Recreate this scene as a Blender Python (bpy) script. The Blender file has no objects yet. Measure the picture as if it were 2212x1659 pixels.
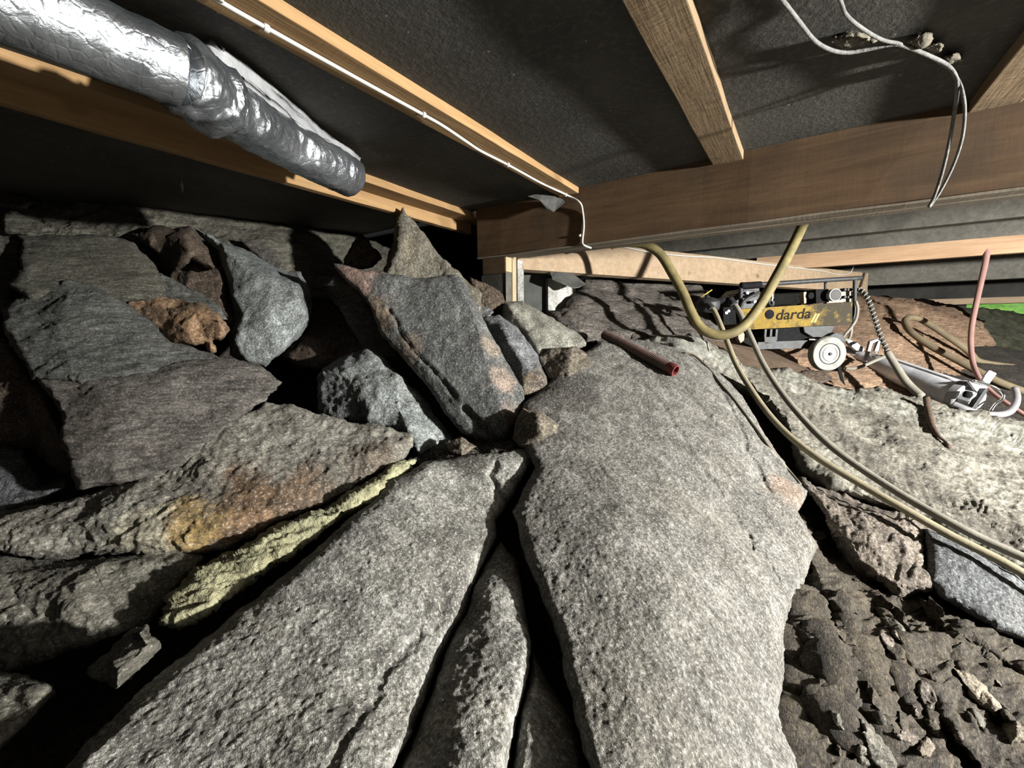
import bpy, bmesh, math, random
import numpy as np
from mathutils import Vector, Matrix
from mathutils.geometry import delaunay_2d_cdt

random.seed(7)
SC = bpy.context.scene
COL = SC.collection

# ------------------------------------------------------------------ camera
CZ = 0.70                       # camera height above the lowest ground, metres
W, H, F = 2212.0, 1659.0, 900.0
CX, CY = W / 2, H / 2
# house axes seen from the camera: joists run along +Y, the main beam along X
_y = Vector((1730 - CX, CY - 706, F)).normalized()
_xl = Vector((-213 - CX, CY - 720, F))
_x = -(_xl - _y * _xl.dot(_y)).normalized()
_z = -(_x.cross(_y))            # (right, up, forward) is left handed
if _z.y < 0:
    _z = -_z
RIGHT = Vector((_x.x, _y.x, _z.x))
UP = Vector((_x.y, _y.y, _z.y))
FWD = Vector((_x.z, _y.z, _z.z))
CAM = Vector((0, 0, CZ))
cam_d = bpy.data.cameras.new('camera')
cam = bpy.data.objects.new('camera', cam_d)
COL.objects.link(cam)
cam_d.sensor_fit = 'HORIZONTAL'
cam_d.sensor_width = 36.0
cam_d.lens = 36.0 * F / W
cam_d.clip_start = 0.01
cam_d.clip_end = 100
M = Matrix((RIGHT, UP, -FWD)).transposed().to_4x4()
M.translation = CAM
cam.matrix_world = M
SC.camera = cam

# ------------------------------------------------------------------ world, lamp, exposure
SC.view_settings.view_transform = 'Standard'
SC.view_settings.look = 'None'
SC.view_settings.gamma = 1.0
SC.view_settings.use_curve_mapping = False
SC.view_settings.exposure = 0.25
wd = bpy.data.worlds.new('world')
SC.world = wd
wd.use_nodes = True
wn = wd.node_tree
bgn = wn.nodes['Background']
bgn.inputs['Color'].default_value = (0.85, 0.93, 1.0, 1)
bgn.inputs['Strength'].default_value = 2.2
lamp_d = bpy.data.lights.new('work_lamp', 'POINT')
lamp_d.energy = 1120
lamp_d.color = (1.0, 0.975, 0.925)
lamp_d.shadow_soft_size = 0.05
lamp = bpy.data.objects.new('work_lamp', lamp_d)
lamp.location = (2.3, 1.06, CZ + 0.22)
COL.objects.link(lamp)

# ------------------------------------------------------------------ geometry helpers
R_ = np.array(RIGHT); U_ = np.array(UP); F_ = np.array(FWD); C_ = np.array(CAM)


def ray(px, py):
    return RIGHT * ((px - CX) / F) + UP * ((CY - py) / F) + FWD


def P(px, py, d):
    return CAM + ray(px, py) * d


def Pn(px, py, d):
    px = np.asarray(px, float); py = np.asarray(py, float); d = np.asarray(d, float)
    a = ((px - CX) / F * d)[:, None]; b = ((CY - py) / F * d)[:, None]
    return C_ + a * R_ + b * U_ + d[:, None] * F_


def hit(px, py, pt, n):
    r = ray(px, py); n = Vector(n); pt = Vector(pt)
    return CAM + r * ((pt - CAM).dot(n) / r.dot(n))


def hitX(px, py, X): return hit(px, py, (X, 0, 0), (1, 0, 0))
def hitY(px, py, Y): return hit(px, py, (0, Y, 0), (0, 1, 0))
def hitZ(px, py, z): return hit(px, py, (0, 0, CZ + z), (0, 0, 1))


def _h(ix, iy, iz, seed):
    n = (ix.astype(np.int64) * 374761393 + iy.astype(np.int64) * 668265263 + iz.astype(np.int64) * 2147483647 + seed * 974711) & 0xFFFFFFFF
    n = ((n ^ (n >> 13)) * 1274126177) & 0xFFFFFFFF
    n = ((n ^ (n >> 16)) * 2246822519) & 0xFFFFFFFF
    return ((n ^ (n >> 15)) & 0xFFFFFF) / float(0xFFFFFF) * 2 - 1


def vnoise(p, seed=0):
    i = np.floor(p).astype(np.int64); f = p - i
    u = f * f * (3 - 2 * f)
    r = 0
    for a in (0, 1):
        for b in (0, 1):
            for c in (0, 1):
                w = (u[:, 0] if a else 1 - u[:, 0]) * (u[:, 1] if b else 1 - u[:, 1]) * (u[:, 2] if c else 1 - u[:, 2])
                r = r + w * _h(i[:, 0] + a, i[:, 1] + b, i[:, 2] + c, seed)
    return r


def fbm(p, freq, octs=4, gain=0.5, seed=0, ridged=False):
    r = np.zeros(len(p)); a = 1.0
    for o in range(octs):
        n = vnoise(p * freq + 13.7 * o, seed + o)
        if ridged:
            n = 1 - 2 * np.abs(n)
        r += a * n
        a *= gain; freq *= 2.03
    return r


def new_mesh_obj(name, verts, faces, mat=None, parent=None, smooth=True):
    me = bpy.data.meshes.new(name)
    me.from_pydata([tuple(v) for v in verts] if not isinstance(verts, np.ndarray) else verts.tolist(), [],
                   faces if not isinstance(faces, np.ndarray) else faces.tolist())
    me.update()
    if smooth:
        me.polygons.foreach_set('use_smooth', [True] * len(me.polygons))
    ob = bpy.data.objects.new(name, me)
    COL.objects.link(ob)
    if mat: me.materials.append(mat)
    if parent: ob.parent = parent
    return ob


def tag(o, label, cat=None, group=None, kind=None):
    o['label'] = label
    if cat: o['category'] = cat
    if group: o['group'] = group
    if kind: o['kind'] = kind
    return o


def empty(name, loc, label, cat, group=None):
    o = bpy.data.objects.new(name, None)
    COL.objects.link(o)
    o.empty_display_size = 0.05
    o.location = loc
    return tag(o, label, cat, group)


def under(o, parent):
    """parent a mesh whose vertices are in world space to a thing that may stand elsewhere"""
    o.parent = parent
    if parent.type == 'EMPTY':
        o.matrix_parent_inverse = Matrix.Translation(parent.location).inverted()
    return o


def bm_obj(name, bm, mat, parent=None, smooth=False):
    me = bpy.data.meshes.new(name)
    bmesh.ops.recalc_face_normals(bm, faces=bm.faces)
    bm.to_mesh(me); bm.free()
    if smooth:
        me.polygons.foreach_set('use_smooth', [True] * len(me.polygons))
    me.materials.append(mat)
    ob = bpy.data.objects.new(name, me)
    COL.objects.link(ob)
    if parent: under(ob, parent)
    return ob


def box8(bm, pts, bev=0.0):
    """pts: 8 corners, bottom ring then top ring"""
    vs = [bm.verts.new(p) for p in pts]
    fs = [(0, 3, 2, 1), (4, 5, 6, 7), (0, 1, 5, 4), (1, 2, 6, 5), (2, 3, 7, 6), (3, 0, 4, 7)]
    ff = [bm.faces.new([vs[i] for i in f]) for f in fs]
    if bev:
        es = {e for f in ff for e in f.edges}
        bmesh.ops.bevel(bm, geom=list(es), offset=bev, segments=2, affect='EDGES', profile=0.6)


def abox(x0, x1, y0, y1, z0, z1):
    return [(x0, y0, z0), (x1, y0, z0), (x1, y1, z0), (x0, y1, z0), (x0, y0, z1), (x1, y0, z1), (x1, y1, z1), (x0, y1, z1)]


def timber(name, mat, x0, x1, y0, y1, z0, z1, bev=0.003, parent=None, cuts=0, rough=0.0015, seed=0):
    """axis aligned timber, heights relative to the camera; long faces cut so that the edges can wander"""
    bm = bmesh.new()
    box8(bm, abox(x0, x1, y0, y1, CZ + z0, CZ + z1), bev)
    if cuts:
        for ax in (0, 1):
            lo, hi = (x0, x1) if ax == 0 else (y0, y1)
            if hi - lo < 0.5: continue
            for k in range(1, cuts):
                co = [0, 0, 0]; no = [0, 0, 0]
                co[ax] = lo + (hi - lo) * k / cuts; no[ax] = 1
                bmesh.ops.bisect_plane(bm, geom=bm.verts[:] + bm.edges[:] + bm.faces[:], plane_co=co, plane_no=no)
        p = np.array([v.co for v in bm.verts])
        d = np.stack([fbm(p, 7, 3, 0.6, seed + 5 * k) for k in range(3)], 1) * rough
        for v, q in zip(bm.verts, d): v.co += Vector(q)
    return bm_obj(name, bm, mat, parent)


def prism(bm, front, off, bev=0.0):
    """front polygon (Vectors) extruded by vector off"""
    a = [bm.verts.new(p) for p in front]
    b = [bm.verts.new(Vector(p) + off) for p in front]
    n = len(a)
    fs = [bm.faces.new(a), bm.faces.new(b[::-1])]
    for i in range(n):
        fs.append(bm.faces.new([a[i], b[i], b[(i + 1) % n], a[(i + 1) % n]]))
    if bev:
        es = {e for f in fs for e in f.edges}
        bmesh.ops.bevel(bm, geom=list(es), offset=bev, segments=2, affect='EDGES', profile=0.6)


def spline(pts, n=8):
    pts = [np.array(p, float) for p in pts]
    q = [2 * pts[0] - pts[1]] + pts + [2 * pts[-1] - pts[-2]]
    out = []
    for i in range(1, len(q) - 2):
        p0, p1, p2, p3 = q[i - 1], q[i], q[i + 1], q[i + 2]
        for k in range(n):
            t = k / n
            out.append(0.5 * ((2 * p1) + (-p0 + p2) * t + (2 * p0 - 5 * p1 + 4 * p2 - p3) * t * t + (-p0 + 3 * p1 - 3 * p2 + p3) * t ** 3))
    out.append(q[-2])
    return np.array(out)


def frames(path):
    t = np.gradient(path, axis=0)
    t /= np.linalg.norm(t, axis=1)[:, None] + 1e-12
    a = np.array([0, 0, 1.0]) if abs(t[0][2]) < 0.9 else np.array([1.0, 0, 0])
    n = [None] * len(path)
    v = a - t[0] * a.dot(t[0]); n[0] = v / np.linalg.norm(v)
    for i in range(1, len(path)):
        v = n[i - 1] - t[i] * n[i - 1].dot(t[i]); n[i] = v / (np.linalg.norm(v) + 1e-12)
    n = np.array(n)
    return t, n, np.cross(t, n)


def tube_mesh(path, r, sides=12):
    path = np.asarray(path, float)
    t, n, b = frames(path)
    r = np.broadcast_to(np.asarray(r, float), (len(path),))
    ang = np.arange(sides) * 2 * math.pi / sides
    V = (path[:, None, :] + r[:, None, None] * (np.cos(ang)[None, :, None] * n[:, None, :] + np.sin(ang)[None, :, None] * b[:, None, :])).reshape(-1, 3)
    Fc = []
    for i in range(len(path) - 1):
        for k in range(sides):
            k2 = (k + 1) % sides
            Fc.append((i * sides + k, i * sides + k2, (i + 1) * sides + k2, (i + 1) * sides + k))
    Fc.append(tuple(range(sides))[::-1]); Fc.append(tuple((len(path) - 1) * sides + k for k in range(sides)))
    return V, Fc


def tube(name, path, r, mat, parent=None, sides=12):
    V, Fc = tube_mesh(path, r, sides)
    o = new_mesh_obj(name, V, Fc, mat)
    if parent: under(o, parent)
    return o


def lathe(name, prof, c, axis, mat, parent=None, seg=40, smooth=True):
    """prof: (radius, along axis) pairs"""
    axis = Vector(axis).normalized()
    a = Vector((0, 0, 1)) if abs(axis.z) < 0.9 else Vector((1, 0, 0))
    u = (a - axis * a.dot(axis)).normalized(); v = axis.cross(u)
    V = []; Fc = []
    for r, h in prof:
        for k in range(seg):
            th = 2 * math.pi * k / seg
            V.append(Vector(c) + axis * h + (u * math.cos(th) + v * math.sin(th)) * r)
    for i in range(len(prof) - 1):
        for k in range(seg):
            k2 = (k + 1) % seg
            Fc.append((i * seg + k, i * seg + k2, (i + 1) * seg + k2, (i + 1) * seg + k))
    if prof[0][0] > 1e-5: Fc.append(tuple(range(seg))[::-1])
    if prof[-1][0] > 1e-5: Fc.append(tuple((len(prof) - 1) * seg + k for k in range(seg)))
    o = new_mesh_obj(name, V, Fc, mat, smooth=False)
    me = o.data
    if smooth:
        me.polygons.foreach_set('use_smooth', [True] * len(me.polygons))
        me.set_sharp_from_angle(angle=math.radians(40))
    if parent: under(o, parent)
    return o


# ---- rocks -----------------------------------------------------------------
def inside_poly(pts, poly):
    x, y = pts[:, 0], pts[:, 1]
    r = np.zeros(len(pts), bool)
    n = len(poly)
    for i in range(n):
        x0, y0 = poly[i]; x1, y1 = poly[(i + 1) % n]
        c = ((y0 > y) != (y1 > y)) & (x < (x1 - x0) * (y - y0) / (y1 - y0 + 1e-12) + x0)
        r ^= c
    return r


def edge_dist(pts, poly):
    best = np.full(len(pts), 1e9)
    n = len(poly)
    for i in range(n):
        a = poly[i]; b = poly[(i + 1) % n]
        ab = b - a
        t = np.clip(((pts - a) @ ab) / (ab @ ab + 1e-12), 0, 1)
        q = a + t[:, None] * ab
        best = np.minimum(best, np.hypot(pts[:, 0] - q[:, 0], pts[:, 1] - q[:, 1]))
    return best


def tri_split(V, T):
    e = np.sort(np.concatenate([T[:, [0, 1]], T[:, [1, 2]], T[:, [2, 0]]]), 1)
    ue, inv = np.unique(e, axis=0, return_inverse=True)
    inv = inv.reshape(-1)
    mid = (V[ue[:, 0]] + V[ue[:, 1]]) / 2
    n = len(V); m = len(T)
    a = n + inv[:m]; b = n + inv[m:2 * m]; c = n + inv[2 * m:]
    T2 = np.concatenate([np.stack([T[:, 0], a, c], 1), np.stack([a, T[:, 1], b], 1), np.stack([c, b, T[:, 2]], 1), np.stack([a, b, c], 1)])
    return np.concatenate([V, mid]), T2


def tps(ctrl, val, q, smooth=1e-6):
    c = ctrl / 400.0; q = q / 400.0
    def k(a, b):
        r2 = ((a[:, None, :] - b[None, :, :]) ** 2).sum(2)
        return 0.5 * r2 * np.log(r2 + 1e-9)
    n = len(c)
    A = np.zeros((n + 3, n + 3))
    A[:n, :n] = k(c, c) + smooth * np.eye(n)
    A[:n, n] = 1; A[:n, n + 1:] = c
    A[n, :n] = 1; A[n + 1:, :n] = c.T
    w = np.linalg.solve(A, np.concatenate([val, np.zeros(3)]))
    out = np.empty(len(q))
    for s in range(0, len(q), 20000):
        z = q[s:s + 20000]
        out[s:s + 20000] = k(z, c) @ w[:n] + w[n] + z @ w[n + 1:]
    return out


def pl_interp(ctrl, val, edges, q):
    """piecewise planar interpolation over a constrained triangulation of the control points"""
    r = delaunay_2d_cdt([Vector(p) for p in ctrl.tolist()], edges, [], 0, 0.01)
    vs = np.array([tuple(v) for v in r[0]])
    vv = np.zeros(len(vs))
    for i, o in enumerate(r[3]):
        if o: vv[i] = val[o[0]]
        else:
            dd = np.hypot(*(ctrl - vs[i]).T); k = np.argsort(dd)[:2]
            w = 1 / (dd[k] + 1e-6); vv[i] = (val[k] * w).sum() / w.sum()
    out = np.full(len(q), np.nan); best = np.full(len(q), -1e9)
    for f in r[2]:
        f = list(f)
        for j in range(1, len(f) - 1):
            a, b, c = vs[f[0]], vs[f[j]], vs[f[j + 1]]
            det = (b[1] - c[1]) * (a[0] - c[0]) + (c[0] - b[0]) * (a[1] - c[1])
            if abs(det) < 1e-6: continue
            l0 = ((b[1] - c[1]) * (q[:, 0] - c[0]) + (c[0] - b[0]) * (q[:, 1] - c[1])) / det
            l1 = ((c[1] - a[1]) * (q[:, 0] - c[0]) + (a[0] - c[0]) * (q[:, 1] - c[1])) / det
            l2 = 1 - l0 - l1
            m = np.minimum(np.minimum(l0, l1), l2)
            u = m > best
            z = l0 * vv[f[0]] + l1 * vv[f[j]] + l2 * vv[f[j + 1]]
            out[u] = z[u]; best[u] = m[u]
    lo, hi = val.min(), val.max()
    return np.clip(out, lo, hi)


NTRI = [0]


def rock(name, label, mat, outline, ridges=(), thick=0.18, cell=20, sub=2, rough=0.006, freq=14, edge=0.03, ew=14,
         smooth=False, shrink=0.7, jag=2.5, seed=1, cat='rock', group=None, kind=None, drop=0.0, folia=None, mid_amp=0.35, fine=0.0012, cracks=(), terr=None):
    """A stone from its outline and inner ridges, each a point (px, py, distance); it gets a real body behind its face."""
    o = np.array(outline, float)
    ctrl = list(map(tuple, o)); edges = [(i, (i + 1) % len(o)) for i in range(len(o))]
    for rd in ridges:
        s = len(ctrl)
        ctrl += [tuple(map(float, p)) for p in rd]
        edges += [(s + i, s + i + 1) for i in range(len(rd) - 1)]
    ctrl = np.array(ctrl)
    if not kind: thick *= 0.7
    # dense, jagged outline
    dense = []
    for i in range(len(o)):
        a = o[i, :2]; b = o[(i + 1) % len(o), :2]
        L = np.hypot(*(b - a)); n = max(1, int(round(L / cell)))
        for k in range(n):
            dense.append(a + (b - a) * k / n)
    dense = np.array(dense)
    nn = np.stack([dense[:, 0] / 37, dense[:, 1] / 37, np.full(len(dense), seed * 3.1)], 1)
    dense = dense + np.stack([fbm(nn, 1, 3, 0.6, seed), fbm(nn, 1, 3, 0.6, seed + 50)], 1) * jag
    lo = dense.min(0); hi = dense.max(0)
    gx = np.arange(lo[0], hi[0], cell); gy = np.arange(lo[1], hi[1], cell * 0.87)
    G = np.array([(x + (cell / 2 if j % 2 else 0), y) for j, y in enumerate(gy) for x in gx]).reshape(-1, 2)
    if len(G):
        rs = np.random.RandomState(seed)
        G = G + (rs.rand(*G.shape) - 0.5) * cell * 0.3
        G = G[inside_poly(G, dense)]
    if len(G):
        G = G[edge_dist(G, dense) > cell * 0.45]
    pts = np.concatenate([dense, G]) if len(G) else dense
    nd = len(dense)
    r = delaunay_2d_cdt([Vector(p) for p in pts.tolist()], [(i, (i + 1) % nd) for i in range(nd)], [], 1, 0.001)
    V = np.array([tuple(v) for v in r[0]])
    T = []
    for f in r[2]:
        f = list(f)
        for j in range(1, len(f) - 1): T.append((f[0], f[j], f[j + 1]))
    T = np.array(T)
    area = (V[T[:, 1], 0] - V[T[:, 0], 0]) * (V[T[:, 2], 1] - V[T[:, 0], 1]) - (V[T[:, 2], 0] - V[T[:, 0], 0]) * (V[T[:, 1], 1] - V[T[:, 0], 1])
    T[area < 0] = T[area < 0][:, [0, 2, 1]]
    cen = V[T].mean(1)
    T = T[inside_poly(cen, dense)]
    used = np.unique(T); remap = np.full(len(V), -1); remap[used] = np.arange(len(used)); V = V[used]; T = remap[T]
    for _ in range(sub): V, T = tri_split(V, T)
    inv = 1 / ctrl[:, 2]
    if smooth:
        d = 1 / np.clip(tps(ctrl[:, :2], inv, V, 1e-4), inv.min() * 0.85, inv.max() * 1.15)
    else:
        d = 1 / pl_interp(ctrl[:, :2], inv, edges, V)
    ed = edge_dist(V, dense)
    t = np.clip(ed / ew, 0, 1)
    d = d + edge * (1 - np.sqrt(np.clip(1 - (1 - t) ** 2, 0, 1)))
    for line, wpx, dep in cracks:
        L_ = np.array(line, float)
        best = np.full(len(V), 1e9)
        wob = 5 * fbm(np.concatenate([V / 25.0, np.full((len(V), 1), seed)], 1), 1, 2, 0.5, seed + 3)
        Vw = V + np.stack([wob, wob * 0.3], 1)
        for a, b in zip(L_[:-1], L_[1:]):
            ab = b - a
            t = np.clip(((Vw - a) @ ab) / (ab @ ab), 0, 1)
            qq = a + t[:, None] * ab
            best = np.minimum(best, np.hypot(Vw[:, 0] - qq[:, 0], Vw[:, 1] - qq[:, 1]))
        d = d + dep * np.exp(-(best / wpx) ** 2)
    # back of the stone
    e = np.concatenate([T[:, [0, 1]], T[:, [1, 2]], T[:, [2, 0]]])
    key = np.sort(e, 1)
    u, idx, cnt = np.unique(key, axis=0, return_index=True, return_counts=True)
    be = e[idx[cnt == 1]]
    bv = np.unique(be)
    pos = np.full(len(V), -1); pos[bv] = np.arange(len(bv))
    c2 = V[bv].mean(0); dm = d[bv].mean()
    fr = [0.12, 0.3, 0.5, 0.72, 0.9, 1.0]
    allV = [Pn(V[:, 0], V[:, 1], d)]
    base = len(V); prev = bv.copy(); faces = [T[:, [0, 2, 1]]]
    bd = d[bv]
    for f in fr:
        s = 1 - (1 - shrink) * f ** 2
        q = c2 + (V[bv] - c2) * s
        dd = bd + f * thick + (dm - bd) * 0.25 * f
        w = Pn(q[:, 0], q[:, 1], np.maximum(dd, bd))
        w[:, 2] -= drop * f
        allV.append(w)
        cur = base + np.arange(len(bv)); base += len(bv)
        a = prev[pos[be[:, 0]]]; b = prev[pos[be[:, 1]]]; a2 = cur[pos[be[:, 0]]]; b2 = cur[pos[be[:, 1]]]
        faces.append(np.stack([a, b, b2], 1)); faces.append(np.stack([a, b2, a2], 1))
        prev = cur
    cap = allV[-1].mean(0) + F_ * thick * 0.08
    allV.append(cap[None]); ci = base
    faces.append(np.stack([prev[pos[be[:, 0]]], prev[pos[be[:, 1]]], np.full(len(be), ci)], 1))
    Wd = np.concatenate(allV); T = np.concatenate(faces)
    # rough broken surface
    n = np.zeros_like(Wd)
    fn = np.cross(Wd[T[:, 1]] - Wd[T[:, 0]], Wd[T[:, 2]] - Wd[T[:, 0]])
    for k in range(3): np.add.at(n, T[:, k], fn)
    n /= np.linalg.norm(n, axis=1)[:, None] + 1e-12
    q = Wd.copy()
    if folia is not None:
        fa = np.array(folia[:3], float); fa /= np.linalg.norm(fa)
        q = q - np.outer(q @ fa, fa) * (1 - 1 / folia[3])
    disp = rough * (0.75 * fbm(q, freq, 3, 0.5, seed) + mid_amp * fbm(q, freq * 3.1, 3, 0.6, seed + 9, ridged=True) - 0.2)
    disp += fine * fbm(q, 130, 2, 0.6, seed + 21)
    if terr is None: terr = 0.0 if kind else 1.3 * rough
    if terr:
        x = 4 * fbm(q, freq * 0.55, 3, 0.5, seed + 33); fl = np.floor(x); fr_ = np.clip((x - fl - 0.75) / 0.25, 0, 1)
        disp += terr * ((fl + fr_ * fr_ * (3 - 2 * fr_)) / 4 + 0.1)
    Wd = Wd + n * disp[:, None]
    NTRI[0] += len(T)
    ob = new_mesh_obj(name, Wd, T, mat)
    tag(ob, label, None if kind else cat, group, kind)
    return ob


def surf_d(obs, px, py):
    """distance from the viewpoint to the first of the given ground objects met at a photo pixel"""
    from mathutils.bvhtree import BVHTree
    best = None
    for o in obs:
        if o.name not in _BVH:
            me = o.data
            _BVH[o.name] = BVHTree.FromPolygons([v.co for v in me.vertices], [tuple(p.vertices) for p in me.polygons])
        h = _BVH[o.name].ray_cast(CAM, ray(px, py).normalized())
        if h[0] is not None:
            d = (h[0] - CAM).dot(FWD)
            best = d if best is None else min(best, d)
    return best


_BVH = {}

# ------------------------------------------------------------------ materials
def nmat(name):
    m = bpy.data.materials.new(name); m.use_nodes = True
    nt = m.node_tree
    return m, nt, nt.nodes['Principled BSDF']


def nd(nt, t, **kw):
    n = nt.nodes.new(t)
    for k, v in kw.items():
        if k.startswith('_'):
            setattr(n, k[1:], v)
        else:
            key = int(k[1:]) if k[0] == 'i' and k[1:].isdigit() else k
            s = n.inputs[key]
            if hasattr(v, 'is_output'): nt.links.new(v, s)
            else: s.default_value = v
    return n


ALB = 0.50


def kc(c): return tuple(x * ALB for x in c)


def c4(c): return (c[0], c[1], c[2], 1)


def mixc(nt, fac, a, b, blend='MIX'):
    n = nt.nodes.new('ShaderNodeMix'); n.data_type = 'RGBA'; n.blend_type = blend
    for s, v in ((n.inputs[0], fac), (n.inputs[6], a), (n.inputs[7], b)):
        if hasattr(v, 'is_output'): nt.links.new(v, s)
        elif isinstance(v, (tuple, list)): s.default_value = c4(v)
        else: s.default_value = v
    return n.outputs[2]


def mrange(nt, v, a, b, c=0.0, d=1.0):
    n = nd(nt, 'ShaderNodeMapRange', i0=v, i1=a, i2=b, i3=c, i4=d)
    return n.outputs[0]


def math_(nt, op, a, b=0.0):
    n = nt.nodes.new('ShaderNodeMath'); n.operation = op
    for i, v in enumerate((a, b)):
        if hasattr(v, 'is_output'): nt.links.new(v, n.inputs[i])
        else: n.inputs[i].default_value = v
    return n.outputs[0]


def noise(nt, vec, scale, detail=6, rough=0.6, dist=0.0):
    return nd(nt, 'ShaderNodeTexNoise', Vector=vec, Scale=scale, Detail=detail, Roughness=rough, Distortion=dist).outputs['Fac']


def rock_mat(name, dark, mid, light, tint=None, tint_amt=0.5, tint_scale=4.0, rot=(0, 0, 0), stretch=(1, 1, 1), speck=0.5,
             bump=0.6, grain=260, stains=(), rough=0.85, mica=0.0, patch=5.0):
    dark, mid, light = kc(dark), kc(mid), kc(light)
    tint = kc(tint) if tint else None
    m, nt, bs = nmat(name)
    tc = nd(nt, 'ShaderNodeTexCoord').outputs['Object']
    mp = nd(nt, 'ShaderNodeMapping', Vector=tc, Rotation=rot, Scale=stretch).outputs[0]
    n1 = noise(nt, mp, patch, 8, 0.62, 0.4)
    n2 = noise(nt, mp, 38, 6, 0.7)
    n3 = noise(nt, tc, grain, 3, 0.7)
    n4 = noise(nt, mp, 110, 4, 0.75)
    base = mixc(nt, mrange(nt, n1, 0.32, 0.68), dark, mid)
    base = mixc(nt, math_(nt, 'MULTIPLY', mrange(nt, n2, 0.40, 0.72), 0.75), base, light)
    if tint:
        nt4 = noise(nt, tc, tint_scale, 5, 0.6, 0.3)
        base = mixc(nt, math_(nt, 'MULTIPLY', mrange(nt, nt4, 0.47, 0.66), tint_amt), base, tint)
    for (cx, r, colr, amt) in stains:
        g = nt.nodes.new('ShaderNodeVectorMath'); g.operation = 'DISTANCE'
        nt.links.new(tc, g.inputs[0]); g.inputs[1].default_value = tuple(cx)
        nn = noise(nt, tc, 11, 5, 0.6)
        dd = math_(nt, 'ADD', g.outputs['Value'], math_(nt, 'MULTIPLY', math_(nt, 'SUBTRACT', nn, 0.5), r * 1.9))
        base = mixc(nt, math_(nt, 'MULTIPLY', mrange(nt, dd, r, r * 0.62), amt), base, kc(colr))
    n5 = noise(nt, mp, 8.5, 8, 0.72, 0.6)
    base = mixc(nt, 1.0, base, mrange(nt, n5, 0.34, 0.68, 0.52, 1.28), 'MULTIPLY')
    s2 = tuple(max(1.0, min(x, 1.8)) for x in stretch)
    n6 = noise(nt, nd(nt, 'ShaderNodeMapping', Vector=mp, Scale=s2).outputs[0], 15, 8, 0.72, 0.5)
    base = mixc(nt, 1.0, base, mrange(nt, n6, 0.36, 0.64, 0.50, 1.42), 'MULTIPLY')
    # crystal grains, dark and light
    base = mixc(nt, math_(nt, 'MULTIPLY', mrange(nt, n4, 0.54, 0.40), min(1, 1.25 * speck)), base, tuple(c * 0.45 for c in dark), 'MIX')
    base = mixc(nt, math_(nt, 'MULTIPLY', mrange(nt, n3, 0.54, 0.68), min(1, 1.3 * speck)), base, tuple(min(1, c * 1.5) for c in light))
    base = mixc(nt, math_(nt, 'MULTIPLY', mrange(nt, n3, 0.47, 0.36), min(1, 1.3 * speck)), base, tuple(c * 0.35 for c in dark))
    nt.links.new(base, bs.inputs['Base Color'])
    bs.inputs['Roughness'].default_value = rough
    if mica:
        v = nd(nt, 'ShaderNodeTexVoronoi', Vector=tc, Scale=240.0)
        sp = math_(nt, 'GREATER_THAN', nd(nt, 'ShaderNodeSeparateColor', Color=v.outputs['Color']).outputs[0], 1 - mica)
        nt.links.new(mrange(nt, sp, 0, 1, rough, 0.28), bs.inputs['Roughness'])
    bs.inputs['Specular IOR Level'].default_value = 0.35
    hgt = math_(nt, 'ADD', math_(nt, 'MULTIPLY', n2, 0.9), math_(nt, 'ADD', math_(nt, 'MULTIPLY', n4, 0.6), math_(nt, 'MULTIPLY', n3, 0.3)))
    b = nd(nt, 'ShaderNodeBump', Strength=bump, Distance=0.006, Height=hgt)
    nt.links.new(b.outputs[0], bs.inputs['Normal'])
    return m


def wood_mat(name, axis, light, dark, rough_sawn=0.4, dirt=0.3, dirtc=(0.05, 0.04, 0.03), knots=True):
    light, dark, dirtc = kc(light), kc(dark), kc(dirtc)
    m, nt, bs = nmat(name)
    tc = nd(nt, 'ShaderNodeTexCoord').outputs['Object']
    sc = [14.0, 14.0, 14.0]; sc[axis] = 0.9
    mp = nd(nt, 'ShaderNodeMapping', Vector=tc, Scale=tuple(sc)).outputs[0]
    g = noise(nt, mp, 2.4, 7, 0.62, 0.6)
    g2 = noise(nt, mp, 11, 4, 0.6, 0.2)
    sc2 = [6.0, 6.0, 6.0]; sc2[axis] = 55.0
    mp2 = nd(nt, 'ShaderNodeMapping', Vector=tc, Scale=tuple(sc2)).outputs[0]
    saw = noise(nt, mp2, 2.2, 4, 0.65)
    col = mixc(nt, mrange(nt, g, 0.33, 0.66), light, dark)
    col = mixc(nt, math_(nt, 'MULTIPLY', mrange(nt, g2, 0.5, 0.75), 0.45), col, tuple(c * 0.6 for c in dark))
    if knots:
        v = nd(nt, 'ShaderNodeTexVoronoi', Vector=nd(nt, 'ShaderNodeMapping', Vector=tc, Scale=tuple(3.2 if i == axis else 6.5 for i in range(3))).outputs[0], Scale=1.0)
        col = mixc(nt, mrange(nt, v.outputs['Distance'], 0.13, 0.05, 0, 0.75), col, tuple(c * 0.35 for c in dark))
    dn = noise(nt, tc, 5.0, 7, 0.66)
    col = mixc(nt, math_(nt, 'MULTIPLY', mrange(nt, dn, 0.45, 0.7), dirt), col, dirtc)
    nt.links.new(col, bs.inputs['Base Color'])
    bs.inputs['Roughness'].default_value = 0.82
    bs.inputs['Specular IOR Level'].default_value = 0.25
    hgt = math_(nt, 'ADD', math_(nt, 'MULTIPLY', g2, 0.4), math_(nt, 'MULTIPLY', saw, rough_sawn * 2))
    b = nd(nt, 'ShaderNodeBump', Strength=0.5, Distance=0.004, Height=hgt)
    nt.links.new(b.outputs[0], bs.inputs['Normal'])
    return m


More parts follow.
